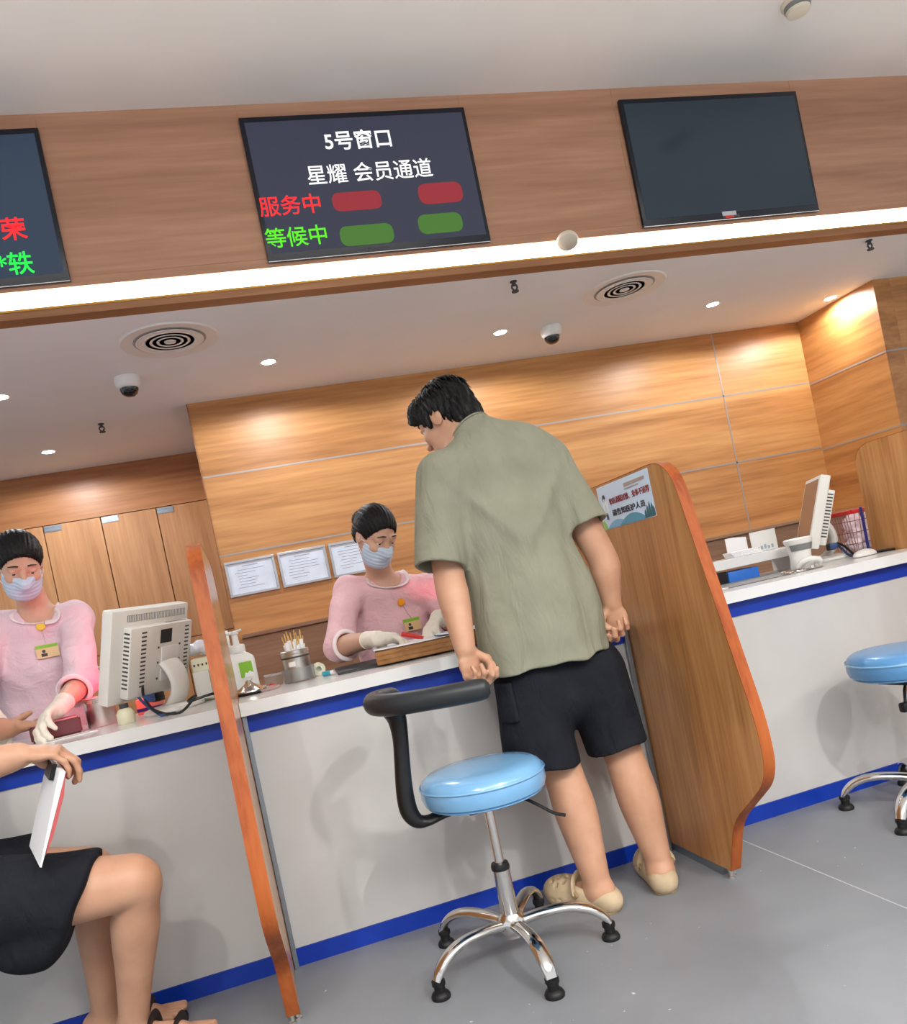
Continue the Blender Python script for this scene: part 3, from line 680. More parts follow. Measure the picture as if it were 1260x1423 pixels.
# ------------------------------------------------------------------ certificates on the back wall
def certificate(x0, label):
    t = thing('framed_certificate', label, 'certificate', (x0 + .135, YB, 1.26), 'framed certificates on the oak wall')
    x1, z0, z1 = x0 + .268, 1.256, 1.45
    bm = NB()
    for a, b, c, d in ((x0, x1, z0, z0 + .014), (x0, x1, z1 - .014, z1), (x0, x0 + .014, z0 + .0141, z1 - .0141), (x1 - .014, x1, z0 + .0141, z1 - .0141)): box(bm, a, b, YB - .014, YB - .0005, c, d, .002)
    obj('frame', bm, M['frame'], t, 0)
    bm = NB(); box(bm, x0 + .012, x1 - .012, YB - .006, YB - .001, z0 + .012, z1 - .012); pp = obj('sheet', bm, M['paper2'], t, 0)
    bm = NB(); R = random.Random(int(x0 * 100) + 9)
    box(bm, x0 + .09, x0 + .175, YB - .0067, YB - .0058, z1 - .036, z1 - .031)
    for k in range(7):
        w = R.uniform(.05, .17); a = x0 + .04 + R.uniform(0, .03); z = z1 - .055 - k * .016; box(bm, a, a + w, YB - .0067, YB - .0058, z, z + .003)
    obj('printing', bm, M['ink'], pp, 0)
certificate(-.036, 'silver-framed certificate nearest the left end of the oak wall')
certificate(.250, 'middle silver-framed certificate, between its two neighbours')
certificate(.535, 'silver-framed certificate partly hidden behind the seated nurse\'s head')
# ------------------------------------------------------------------ stools (local: floor centre at origin)
def make_stool(loc):
    t = thing('clinic_stool', 'blue round stool with curved black arm bar, in front of the standing man', 'stool', loc, 'blue clinic stools', local=True)
    bm = NB(); lathe(bm, [(0, .468), (.158, .468), (.173, .476), (.179, .495), (.178, .520), (.170, .538), (.155, .548), (.115, .553), (0, .554)], (0, 0, 0), 48)
    seat = obj('seat', bm, M['seat'], t)
    bm = NB(); lathe(bm, [(.179, .518), (.1815, .522), (.179, .526), (.177, .522), (.179, .518)], (0, 0, 0), 48); lathe(bm, [(.163, .471), (.166, .467), (.161, .464), (.158, .469), (.163, .471)], (0, 0, 0), 48)
    obj('piping', bm, M['seat'], seat)
    bm = NB(); box(bm, -.07, .07, -.06, .06, .438, .4665, .004); obj('seat_plate', bm, M['black'], t, 0)
    bm = NB(); lathe(bm, [(.014, .24), (.014, .438)], (0, 0, 0), 20); obj('gas_piston', bm, M['chrome'], t)
    bm = NB(); lathe(bm, [(.0, .06), (.026, .06), (.026, .12), (.024, .255), (.0, .255)], (0, 0, 0), 24); obj('gas_column', bm, M['chrome'], t)
    bm = NB(); lathe(bm, [(0, .253), (.026, .253), (.027, .262), (.024, .272), (.015, .274), (0, .274)], (0, 0, 0), 24); obj('column_collar', bm, M['black'], t)
    bm = NB(); lathe(bm, [(.0, .07), (.034, .07), (.042, .082), (.042, .108), (.034, .122), (.03, .128), (0, .13)], (0, 0, 0), 28); obj('hub', bm, M['chrome'], t)
    for k in range(5):
        a = math.radians(199 + 72 * k); d = V3(math.cos(a), math.sin(a), 0)
        pts = [d * r + V3(0, 0, z) for r, z in ((.030, .100), (.09, .110), (.16, .112), (.215, .098), (.252, .072), (.270, .046))]
        bm = NB(); tube(bm, pts, [(.019, .015), (.020, .014), (.0205, .0135), (.0205, .0135), (.019, .012), (.016, .009)], 14, smooth=5)
        lg = obj('leg', bm, M['chrome'], t)
        c = d * .266
        bm = NB(); lathe(bm, [(0, 0), (.0255, 0), (.0265, .007), (.0225, .015), (.015, .019), (.015, .034), (.0185, .036), (.0185, .047), (0, .05)], c, 20); obj('glide', bm, M['rubber'], lg)
    bm = NB(); tube(bm, [(.05, -.02, .450), (.09, -.05, .444), (.12, -.075, .424), (.155, -.095, .395), (.185, -.105, .382)], .005, 8, smooth=4); obj('height_lever', bm, M['black'], t)
    bm = NB(); tube(bm, [(-.04, -.0, .450), (-.12, .0, .450), (-.175, -.0, .442), (-.205, -.0, .450), (-.222, -.0, .482), (-.222, -.0, .54), (-.212, .0, .62), (-.204, 0, .68), (-.202, 0, .73), (-.208, -.005, .765)],
                [(.026, .013), (.026, .013), (.026, .015), (.026, .021), (.025, .025), (.024, .024), (.023, .022), (.025, .022), (.032, .026), (.042, .034)], 14, smooth=5)
    obj('support_arm', bm, M['black'], t)
    bm = NB(); tube(bm, [(-.165, .165, .782), (-.175, .150, .783), (-.208, .125, .785), (-.242, .085, .786), (-.253, .03, .786), (-.238, -.03, .786), (-.198, -.085, .786), (-.13, -.135, .786), (-.06, -.170, .786), (.003, -.192, .786), (.020, -.198, .786)],
                [(.008, .008), (.024, .026), (.026, .029), (.027, .030), (.028, .031), (.028, .031), (.028, .031), (.027, .03), (.027, .03), (.025, .028), (.012, .014)], 18, smooth=6)
    obj('arm_bar', bm, M['armpad'], t)
    return t
stool = make_stool((.55, 2.2, 0))
s2 = dup(stool, (2.10, 2.28, 0), 'blue round stool without visible arm, cut by the right photo edge', math.radians(8), skip=('arm_bar', 'support_arm', 'height_lever'))
for c in s2.children:
    if c.name.startswith('seat.'):
        b2 = c.copy(); b2.data = c.data.copy(); b2.data.materials[0] = M['seat2']; c.data = b2.data; bpy.data.objects.remove(b2)
bm = NB(); tube(bm, [(-.04, -.03, .45), (-.075, -.045, .425), (-.10, -.06, .39)], .005, 8); box(bm, -.125, -.095, -.075, -.05, .360, .392, .006)
lv = obj('height_lever', bm, M['black']); lv.parent = s2
s3 = dup(stool, (-.93, 2.26, 0), 'blue stool under the seated person in black shorts', math.radians(20), skip=('arm_bar', 'support_arm', 'height_lever'))
s3.scale = (1, 1, .90)

# ------------------------------------------------------------------ things on the worktop
ZC = .8455
def make_monitor(loc, rz, label):
    t = thing('computer_monitor', label, 'monitor', loc, 'white monitors on the counter', local=True, rot=(0, 0, rz))
    T = Matrix.Translation((0, -.01, .21)) @ Matrix.Rotation(math.radians(19), 4, 'X')
    bm = NB(); box(bm, -.185, .185, 0, .042, -.155, .155, .006, mtx=T); case = obj('screen_case', bm, M['offwhite'], t)
    bm = NB(); box(bm, -.163, .163, .0405, .0435, -.128, .138, .001, mtx=T); obj('screen', bm, M['lcd'], case, 0)
    bm = NB(); box(bm, -.118, .165, -.0008, .001, .115, .137, 0, mtx=T); obj('vent_panel', bm, M['grey'], case, 0)
    bm = NB()
    for k in range(36): box(bm, -.115 + k * .0078, -.1115 + k * .0078, -.0016, .0, .116, .136, 0, mtx=T)
    g = obj('vent_grille', bm, M['offwhite'], case, 0)
    bm = NB(); box(bm, -.135, .168, -.034, -.0005, -.135, .100, .005, mtx=T); hs = obj('rear_housing', bm, M['offwhite'], t)
    bm = NB()
    cols = {-.133: NB(), -.085: NB(), .130: NB()}
    for k in range(14):
        z = .078 - k * .0138
        box(cols[-.133], -.1356, -.134, -.029, -.007, z, z + .006, 0, mtx=T)
        for a, b in ((-.085, -.062), (.130, .150)): box(cols[a], a, b, -.0346, -.033, z, z + .0055, 0, mtx=T)
    for c_ in cols.values(): obj('vent_slots', c_, M['slot'], hs, 0)
    bm = NB()
    for k in range(9): box(bm, .05 + k * .012, .055 + k * .012, -.02, -.012, .0995, .1005, 0, mtx=T)
    obj('vent_dots', bm, M['slot'], hs, 0)
    bm = NB(); box(bm, .005, .062, -.0346, -.033, .035, .082, 0, mtx=T); obj('rating_label', bm, M['black'], hs, 0)
    bm = NB(); box(bm, .012, .098, -.0385, -.0335, -.095, .022, .002, mtx=T); obj('mount_plate', bm, M['white'], hs)
    bm = NB()
    for x in (-.002, .105):
        for z in (.022, -.03, -.085): lathe(bm, [(0, 0), (.004, 0), (.004, .002), (0, .002)], (0, 0, 0), 10, mtx=T @ Matrix.Translation((x, -.0335, z)) @ Matrix.Rotation(math.radians(90), 4, 'X'))
    obj('screws', bm, M['slot'], hs)
    bm = NB(); tube(bm, [(.05, -.035, .165), (.05, -.055, .13), (.05, -.062, .085), (.05, -.045, .045), (.05, -.01, .018), (.05, .03, .012)], [(.05, .02), (.047, .02), (.043, .018), (.044, .018), (.055, .014), (.06, .01)], 16, smooth=5, up=(0, 1, .2)); obj('stand_neck', bm, M['offwhite'], t)
    bm = NB(); lathe(bm, [(0, 0), (.10, 0), (.104, .006), (.10, .014), (.085, .02), (0, .024)], (.05, -.02, 0), 36, sx=1.15, sy=.85); obj('stand_base', bm, M['offwhite'], t)
    bm = NB(); box(bm, -.05, -.02, -.05, -.015, .045, .075, .003); obj('plug', bm, M['black'], t)
    bm = NB(); box(bm, -.09, -.066, -.05, -.02, .05, .075, .003); obj('video_plug', bm, M['bluecable'], t)
    return t
mon = make_monitor((-.325, 2.90, ZC), math.radians(55), 'white monitor seen from behind, left of the edge-on partition')
mon2 = dup(mon, (2.475, 3.02, ZC), 'white monitor seen nearly edge-on at the right end of the counter', math.radians(60))
for c in mon.children:
    if c.name.startswith('screen_case'):
        for g in c.children:
            if g.name.split('.')[0] == 'screen': g.data = g.data.copy(); g.data.materials[0] = M['lcd']
        T_ = Matrix.Translation((0, -.01, .21)) @ Matrix.Rotation(math.radians(19), 4, 'X'); bm = NB(); box(bm, -.160, .160, .0436, .0445, -.126, -.04, 0, mtx=T_)
        k_ = obj('pink_glow_patch', bm, M['pinkglow'], None, 0); k_.parent = c; ORG[k_.name] = V3(0, 0, 0)  # added glowing patch on the hidden screen side, tints the nurse's tunic pink

def cable(pts, r, m, label, grp='cables on the worktop'):
    bm = NB(); tube(bm, pts, r, 8, smooth=6)
    return tag(obj('cable', bm, m), label, 'cable', grp)
zc = ZC + .005
def A(px, py, Y, dz=0): p = at(px, py, Y); return (p[0], p[1], max(p[2] + dz, zc))
cable([A(187, 958, 2.83), A(192, 968, 2.84), A(203, 980, 2.82), A(222, 993, 2.78), (-.30, 2.73, zc), (-.26, 2.72, zc)], .0045, M['bluecable'], 'blue video cable drooping from the back of the left monitor')
cable([A(198, 955, 2.84), A(200, 968, 2.82), A(212, 985, 2.79), A(232, 995, 2.74, .0), (-.285, 2.70, zc + .003), (-.24, 2.70, zc), (-.19, 2.70, zc + .04), A(262, 975, 2.75), (-.135, 2.76, zc + .03), (-.13, 2.86, zc)], .0045, M['black'], 'black power cable looping along the foot of the left monitor')
# left group
def lathe_thing(name, label, cat, c, parts, grp=None):
    t = thing(name, label, cat, c, grp)
    for pn, prof, m in parts:
        bm = NB(); lathe(bm, prof, c, 32); obj(pn, bm, M[m], t)
    return t
c = at(143, 1003, 2.95); c[2] = ZC
lathe_thing('steel_cup', 'brushed steel cup standing just left of the left monitor', 'cup', c, [('cup_wall', [(0, 0), (.046, 0), (.048, .004), (.048, .094), (.051, .096), (.051, .10), (.045, .10), (.045, .006), (0, .006)], 'steel'), ('rim_band', [(.0482, .082), (.0495, .083), (.0495, .087), (.0482, .088), (.0482, .082)], 'chrome')])
c = at(176, 1000, 2.80); c[2] = ZC
lathe_thing('small_bottle', 'cream small bottle beside the steel cup, under the monitor', 'bottle', c, [('bottle_body', [(0, 0), (.026, 0), (.028, .004), (.028, .035), (.02, .046), (.012, .05), (0, .05)], 'cream'), ('bottle_cap', [(0, .05), (.014, .05), (.014, .064), (0, .064)], 'dgrey')])
c = at(205, 982, 2.99)
t = thing('small_carton', 'small orange carton with a blue stripe under the left monitor', 'box', (c[0], c[1], ZC))
bm = NB(); box(bm, c[0] - .045, c[0] + .045, 3.06, 3.12, ZC, ZC + .052, .002); k = obj('carton', bm, mat('salmon_card', (232, 150, 120), .6), t, 0)
bm = NB(); box(bm, c[0] - .0455, c[0] + .0455, 3.0594, 3.1204, ZC + .008, ZC + .02); obj('stripe', bm, M['bandblue'], k, 0)
# label printer behind the monitor, wrapped bag on top
t = thing('label_printer', 'cream vented printer box partly hidden behind the left monitor and partition', 'printer', (-.17, 3.07, ZC))
bm = NB(); box(bm, -.205, -.110, 3.0, 3.15, ZC, 1.0, .006); k = obj('casing', bm, M['cream'], t)
bm = NB(); box(bm, -.205, -.150, 2.975, 3.0, ZC + .01, .955, .004); obj('front_cover', bm, M['offwhite'], t)
bm = NB()
for i in range(6): box(bm, -.198 + i * .014, -.192 + i * .014, 2.9992, 3.001, .972, .98)
for i in range(6): box(bm, -.144, -.137, 2.9992, 3.001, .952 - i * .015, .96 - i * .015)
obj('vent_holes', bm, M['slot'], k, 0)
S = Solid(.005)
R = random.Random(3)
for i in range(9): S.ell((-.196 + .0095 * i, 3.07 + R.uniform(-.03, .03), 1.026 + R.uniform(-.008, .014)), (.02, .035, R.uniform(.016, .03)), k=.01)
S.cut((0, 0, 1.0015), (0, 0, -1)).disp = lambda X: .003 * np.sin(90 * X[:, 0] + 60 * X[:, 1]) * np.sin(80 * X[:, 2] + 50 * X[:, 0])
tag(S.mesh('plastic_bag', mat('crumpled_bag', (226, 228, 240), .25, coat=.3), None), 'crumpled white plastic bag lying on the cream printer box', 'bag')
t = thing('white_carton', 'tall white carton standing behind the pump bottle', 'box', (-.085, 3.13, ZC))
bm = NB(); box(bm, -.118, -.062, 3.11, 3.16, ZC, 1.075, .002); obj('carton', bm, M['white'], t)
bm = NB(); box(bm, -.117, -.063, 3.12, 3.15, 1.0755, 1.077); obj('lid_flap', bm, M['paper'], t)
# pump bottle
c = V3(-.040, 3.03, ZC)
t = thing('pump_bottle', 'white hand-sanitiser pump bottle with green label, right of the edge-on partition', 'bottle', c)
bm = NB(); o = lambda a, b, z: [(c[0] + a * math.copysign(abs(math.cos(q)) ** .45, math.cos(q)), c[1] + b * math.copysign(abs(math.sin(q)) ** .45, math.sin(q)), z) for q in [2 * math.pi * i / 40 for i in range(40)]]
rows = [(.050, .032, 0), (.053, .035, .004), (.053, .035, .115), (.050, .033, .125), (.036, .026, .137), (.026, .022, .143)]
vs = [p for a, b, z in rows for p in o(a, b, ZC + z)]
fs = [(j * 40 + i, j * 40 + (i + 1) % 40, (j + 1) * 40 + (i + 1) % 40, (j + 1) * 40 + i) for j in range(5) for i in range(40)] + [tuple(range(40))[::-1], tuple(200 + i for i in range(40))]
addv(bm, vs, fs); body = obj('bottle_body', bm, M['white'], t)
bm = NB(); lathe(bm, [(0, .143), (.028, .143), (.0285, .148), (.0285, .168), (.026, .172), (.012, .174), (.011, .21), (.016, .212), (.016, .222), (0, .224)], c, 28); tube(bm, [(c[0] - .0, c[1], ZC + .217), (c[0] - .03, c[1] - .012, ZC + .219), (c[0] - .045, c[1] - .018, ZC + .213)], [(.012, .007), (.009, .006), (.007, .005)], 10); tube(bm, [(c[0], c[1], ZC + .219), (c[0] + .028, c[1], ZC + .224)], [(.014, .006), (.011, .004)], 10)
obj('pump_head', bm, M['white'], t)
bm = NB(); prism(bm, rounded([(c[0] - .006, ZC + .052), (c[0] + .04, ZC + .052), (c[0] + .04, ZC + .108), (c[0] - .006, ZC + .108)], .004, 4), 'y', c[1] - .0362, c[1] - .034); lb = obj('label', bm, M['green'], body, 0); lb['label'] = 'green label'
bm = NB(); prism(bm, [(c[0] + .006, ZC + .052), (c[0] + .04, ZC + .052), (c[0] + .04, ZC + .064), (c[0] + .028, ZC + .074), (c[0] + .02, ZC + .066), (c[0] + .012, ZC + .07)], 'y', c[1] - .0366, c[1] - .036); obj('label_wave', bm, M['paper'], lb, 0)
bm = NB(); tube(bm, [(c[0] + .004, c[1] - .0358, ZC + .03), (c[0] + .012, c[1] - .0358, ZC + .042), (c[0] + .018, c[1] - .0358, ZC + .03), (c[0] + .03, c[1] - .0358, ZC + .044)], .0016, 6); obj('label_script', bm, M['ink'], body)
# call bell
c = at(348, 962, 2.86); c[2] = ZC
lathe_thing('call_bell', 'shiny steel bell-shaped cone lying in front of the pump bottle', 'bell', c, [('base_plate', [(0, 0), (.058, 0), (.06, .005), (.056, .009), (0, .009)], 'black'), ('bell_cone', [(.056, .0095), (.055, .014), (.035, .024), (.014, .038), (.009, .046), (0, .048)], 'chrome')])
# swab holder
c = at(417, 944, 2.95); c[2] = ZC
t = lathe_thing('swab_holder', 'steel can of wrapped swab sticks in a clear cup, left of the seated nurse', 'holder', c, [('clear_cup', [(0, 0), (.056, 0), (.057, .004), (.059, .05), (.0575, .05), (.055, .004), (0, .003)], 'clear'), ('steel_can', [(0, .005), (.048, .005), (.049, .008), (.049, .10), (.051, .102), (.051, .112), (.049, .114), (.046, .112), (.046, .012), (0, .012)], 'steel')])
bm = NB(); mtx = Matrix.Translation(c.tolist()); lathe(bm, [(.0492, .086), (.0505, .087), (.0505, .091), (.0492, .092), (.0492, .086)], c, 32); obj('can_band', bm, M['dgrey'], t)
bm = NB()
for i in range(6):
    a0, a1 = math.radians(-128 + 5 * i), math.radians(-123 + 5 * i)
    vs = [(c[0] + .0502 * math.cos(a), c[1] + .0502 * math.sin(a), c[2] + z) for a in (a0, a1) for z in (.058, .075)]; addv(bm, vs, [(0, 2, 3, 1)])
bmesh.ops.remove_doubles(bm, verts=bm.verts[:], dist=1e-6); obj('can_label', bm, M['paper'], t)
R = random.Random(5)
for i in range(15):
    a = R.uniform(0, 6.28); r = .036 * math.sqrt(R.random()); b = V3(c[0] + r * math.cos(a) * .7, c[1] + r * math.sin(a) * .7, c[2] + .014); h = R.uniform(.145, .185)
    tip = b + V3(math.cos(a) * .022 + R.uniform(-.008, .008), math.sin(a) * .018, h - .014); mid = b + (tip - b) * .8
    k = thing('swab_stick', 'one of the paper-wrapped bamboo swabs standing in the steel can', 'swab', b, 'wrapped swabs in the steel can')
    bm = NB(); tube(bm, [b, mid], [(.006, .002), (.0065, .0022)], 8, up=(0, 1, 0)); obj('wrapper', bm, M['paper'], k)
    bm = NB(); tube(bm, [mid, tip], .0022, 6); obj('stick', bm, M['bamboo'], k)
# small dishes and bits
c = at(398, 952, 2.86); c[2] = ZC
lathe_thing('shallow_tray', 'flat pinkish clear round dish between the bell and the steel can', 'dish', c - V3(.075, -.005, 0), [('dish_base', [(0, 0), (.052, 0), (.055, .004), (.057, .010), (.055, .010), (.052, .005), (0, .004)], 'rosy')] if 'rosy' in M else [('dish_base', [(0, 0), (.052, 0), (.055, .004), (.057, .010), (.055, .010), (.052, .005), (0, .004)], 'cotton')])
c = at(388, 943, 2.99); c[2] = ZC
t = thing('clear_box', 'small clear plastic box beside the steel can, on its left', 'box', c)
bm = NB(); box(bm, c[0] - .05, c[0] + .012, 2.99, 3.04, ZC, ZC + .038, .003); obj('box_body', bm, M['clear'], t)
bm = NB(); box(bm, c[0] - .052, c[0] + .014, 2.988, 3.042, ZC + .0385, ZC + .043, .001); obj('box_lid', bm, M['clear'], t)
c = at(377, 947, 2.93); c[2] = ZC
lathe_thing('red_stopper', 'tiny red stopper beside the clear plastic box', 'stopper', c, [('stopper_body', [(0, 0), (.011, 0), (.011, .012), (.009, .014), (0, .014)], 'red'), ('stopper_ring', [(.0112, .002), (.0122, .0025), (.0122, .004), (.0112, .0045), (.0112, .002)], 'red')])
c = at(444, 936, 3.0); c[2] = ZC
t = thing('tape_roll', 'cream roll of tape right of the steel can', 'tape', c)
m_ = Matrix.Translation((c[0], c[1], ZC + .0245)) @ Matrix.Rotation(math.radians(90), 4, 'X')
bm = NB(); lathe(bm, [(.013, -.012), (.024, -.012), (.024, .012), (.013, .012), (.013, -.012)], (0, 0, 0), 28, mtx=m_); obj('tape', bm, M['cream'], t)
bm = NB(); lathe(bm, [(.0105, -.0125), (.0128, -.0125), (.0128, .0125), (.0105, .0125), (.0105, -.0125)], (0, 0, 0), 28, mtx=m_); obj('core', bm, M['paper'], t)
c = at(455, 940, 2.9); c[2] = ZC
t = thing('sample_tube', 'short teal plastic tube lying beside the dark mat', 'tube', c)
bm = NB(); tube(bm, [(c[0] - .014, 2.90, ZC + .009), (c[0] + .012, 2.885, ZC + .009)], .0088, 12); obj('tube_body', bm, M['teal'], t)
bm = NB(); tube(bm, [(c[0] + .0125, 2.8847, ZC + .009), (c[0] + .024, 2.878, ZC + .009)], .0075, 12); obj('tube_cap', bm, M['paper'], t)
# elbow mat, papers, tray
t = thing('desk_mat', 'dark grey mat under the seated nurse\'s right elbow', 'mat', (.42, 2.98, ZC))
bm = NB(); prism(bm, rounded([(.275, 2.80), (.62, 2.74), (.66, 3.12), (.30, 3.15)], .02, 4), 'z', ZC, ZC + .006, .001); obj('mat_body', bm, M['dgrey'], t, 0)
bm = NB(); tube(bm, [(.285, 2.806, ZC + .006), (.612, 2.749, ZC + .006)], .002, 6); obj('stitched_edge', bm, M['black'], t)
BX = [(.405, 2.735), (.845, 2.665), (.885, 2.92), (.445, 2.99)]
t = thing('ledger_box', 'brown card box topped with white papers under the seated nurse\'s hands', 'box', (.65, 2.83, ZC + .0065))
bm = NB(); prism(bm, BX, 'z', ZC + .0065, ZC + .055, .003); obj('box_body', bm, M['kraft'], t, 0)
bm = NB()
for e in range(2): prism(bm, [(x - .004, y - .003) if j < 2 else (x + .004, y + .003) for j, (x, y) in enumerate(BX)], 'z', ZC + .022 + e * .016, ZC + .0235 + e * .016)
obj('lid_edge', bm, M['kraft'], t, 0)
def sheet(name, label, pts, z, m, grp='papers on the brown box', curl=.006):
    bm = NB(); n = 8; a, b, c_, d = [V3(p) for p in pts]; vs = []
    for i in range(n + 1):
        for j in range(n + 1):
            u, v = i / n, j / n; p = (1 - u) * (1 - v) * a + u * (1 - v) * b + u * v * c_ + (1 - u) * v * d
            vs.append((p[0], p[1], z + curl * ((2 * u - 1) ** 2) * (1 if v < .5 else .4)))
    N = len(vs); vs += [(x, y, q - .0012) for x, y, q in vs]; k = n + 1
    fs = [(i * k + j, (i + 1) * k + j, (i + 1) * k + j + 1, i * k + j + 1) for i in range(n) for j in range(n)]
    fs += [tuple(N + q for q in f)[::-1] for f in fs]
    rim = [i * k for i in range(k)] + [n * k + j for j in range(1, k)] + [i * k + n for i in range(n - 1, -1, -1)] + [j for j in range(n - 1, 0, -1)]
    fs += [(rim[i], rim[(i + 1) % len(rim)], N + rim[(i + 1) % len(rim)], N + rim[i]) for i in range(len(rim))]
    addv(bm, vs, fs); return tag(obj(name, bm, m), label, 'paper', grp)
sheet('paper_sheet', 'wide white paper covering the brown box', [(.40, 2.728), (.70, 2.68), (.745, 2.945), (.44, 2.995)], ZC + .0575, M['paper'], curl=.002)
sheet('paper_sheet', 'bluish paper sheet on the right half of the brown box', [(.62, 2.70), (.84, 2.67), (.88, 2.91), (.66, 2.94)], ZC + .062, M['paper2'])
# white pack and cream tray beyond the man's forearm
t = thing('printed_pack', 'white printed pack standing between the man\'s forearm and his shirt', 'pack', (.90, 3.08, ZC))
bm = NB(); box(bm, .885, 1.03, 3.0, 3.1, ZC, 1.12, .008); k = obj('pack_body', bm, M['white'], t)
bm = NB()
for i in range(6): box(bm, .90, .93 + .014 * (i % 3), 2.9992, 3.0005, 1.09 - i * .03, 1.102 - i * .03)
obj('pack_print', bm, M['ink'], k, 0)
t = thing('cream_basin', 'cream curved basin on the worktop right of the brown box', 'basin', (.985, 2.86, ZC))
S = Solid(.004); S.ell((.985, 2.88, ZC + .045), (.075, .08, .045), k=.001).ell((.985, 2.87, ZC + .065), (.066, .07, .052), k=.004, sub=True).cut((0, 0, ZC + .0005), (0, 0, -1)).cut((0, 0, ZC + .06), (0, 0, 1)); S.mesh('basin_shell', M['cream'], t, 1)
bm = NB(); tube(bm, [(.985 + .072 * math.cos(a), 2.88 + .077 * math.sin(a), ZC + .06) for a in [2 * math.pi * i / 28 for i in range(29)]], .003, 6, cap=False); obj('rim', bm, M['cream'], t)

# things near the standing nurse
c = at(108, 1012, 2.88)
t = thing('arm_rest_pad', 'maroon padded arm rest in front of the standing nurse', 'pad', (c[0], c[1], ZC))
bm = NB(); prism(bm, rounded([(-.71, 2.815), (-.562, 2.845), (-.587, 2.965), (-.735, 2.935)], .012, 3), 'z', ZC, ZC + .052, .006); obj('pad_body', bm, M['darkred'], t)
bm = NB(); prism(bm, rounded([(-.705, 2.825), (-.572, 2.855), (-.594, 2.955), (-.73, 2.927)], .01, 3), 'z', ZC + .0525, ZC + .056); obj('pad_cover', bm, mat('pink_drape', (226, 150, 160), .8), t)
bm = NB(); prism(bm, rounded([(-.70, 2.70), (-.50, 2.745), (-.512, 2.80), (-.712, 2.76)], .004, 3), 'z', ZC, ZC + .0016); tag(obj('tissue_sheet', bm, M['paper'], None, 0), 'flat white tissue on the worktop in front of the maroon pad', 'tissue')
t = thing('tweezers', 'thin steel tweezers lying on the white tissue by the maroon pad', 'tweezers', (-.61, 2.755, ZC + .0018))
for s in (-1, 1):
    bm = NB(); tube(bm, [(-.68, 2.742, ZC + .004), (-.60, 2.762 + s * .006, ZC + .004), (-.53, 2.777 + s * .002, ZC + .004)], .0021, 6, smooth=3); obj('tweezer_arm', bm, M['steel'], t)
c = at(14, 1026, 2.86)
t = thing('cream_tray', 'cream tray with a yellow insert, cut by the left photo edge', 'tray', (c[0], c[1], ZC))
bm = NB(); prism(bm, rounded([(-1.02, 2.76), (-.80, 2.80), (-.83, 2.96), (-1.05, 2.92)], .012, 3), 'z', ZC, ZC + .030, .003); obj('tray_body', bm, M['cream'], t)
bm = NB(); prism(bm, rounded([(-1.0, 2.785), (-.825, 2.817), (-.85, 2.94), (-1.03, 2.905)], .01, 3), 'z', ZC + .0305, ZC + .037, .002); obj('tray_insert', bm, mat('yellow_foam', (226, 200, 120), .7), t)
bm = NB(); lathe(bm, [(0, 0), (.02, 0), (.022, .003), (.022, .06), (.012, .075), (.012, .09), (0, .09)], (-.905, 2.87, ZC + .0375), 20); tag(obj('white_bottle', bm, M['white']), 'small white bottle standing on the cream tray', 'bottle')

# right station
t = thing('raised_shelf', 'white raised shelf on the worktop right of the notice partition', 'shelf', (1.95, 3.07, ZC))
bm = NB(); box(bm, 1.45, 2.34, 2.985, 3.168, .905, .945, .002); obj('shelf_board', bm, M['worktop'], t, 0)
for x in (1.45, 2.32):
    bm = NB(); box(bm, x, x + .02, 3.0, 3.165, ZC, .9045); obj('shelf_leg', bm, M['worktop'], t, 0)
t = thing('paper_organiser', 'white open paper organiser standing on the raised shelf', 'organiser', (2.2, 3.1, .9455))
bm = NB(); prism(bm, [(2.085, .9455), (2.19, .9455), (2.19, 1.022), (2.12, 1.03), (2.085, 1.03)], 'y', 3.13, 3.134); obj('back_panel', bm, M['paper'], t, 0)
bm = NB(); box(bm, 2.19, 2.32, 3.10, 3.104, .9455, 1.035); pf = obj('front_panel', bm, M['white'], t, 0)
bm = NB()
for i in range(5): box(bm, 2.215 + .018 * i, 2.226 + .018 * i, 3.0994, 3.1005, .953, .953 + .012 + .004 * (i % 3))
obj('print_marks', bm, M['ink'], pf, 0)
bm = NB(); box(bm, 2.085, 2.32, 3.105, 3.129, .9455, .95); obj('bottom_panel', bm, M['white'], t, 0)
for i in range(4):
    bm = NB(); box(bm, 2.04 - .003 * i, 2.18 - .004 * i, 3.02 + .002 * i, 3.09, .9457 + .006 * i, .951 + .006 * i, .001)
    tag(obj('paper_pad', bm, M['paper']), 'one of the white paper pads stacked at the organiser\'s left', 'paper pad', 'stack of paper pads on the shelf')
bm = NB(); box(bm, 1.84, 1.975, 3.0, 3.12, ZC, ZC + .05, .003); tag(obj('black_box', bm, M['black']), 'black box pushed under the raised white shelf', 'box')
bm = NB(); box(bm, 1.98, 2.13, 3.0, 3.12, ZC, ZC + .045, .002); tag(obj('blue_folder', bm, mat('blue_folder', (48, 110, 200), .35)), 'bright blue folder under the raised white shelf', 'folder')
bm = NB(); box(bm, 1.60, 2.22, 2.72, 2.96, ZC, ZC + .004, .001); tag(obj('grey_mat', bm, M['grey']), 'flat grey mat on the worktop before the raised shelf', 'mat')
c = at(1110, 762, 2.88); c[2] = ZC
t = thing('scanner_stand', 'white barcode scanner base with grey band in front of the right monitor', 'scanner', c)
bm = NB(); lathe(bm, [(0, 0), (.045, 0), (.048, .006), (.042, .05), (.048, .10), (.056, .115), (.058, .125), (.05, .13), (0, .132)], c, 28, sx=1.05, sy=.9); k = obj('scanner_body', bm, M['white'], t)
bm = NB(); vs = []
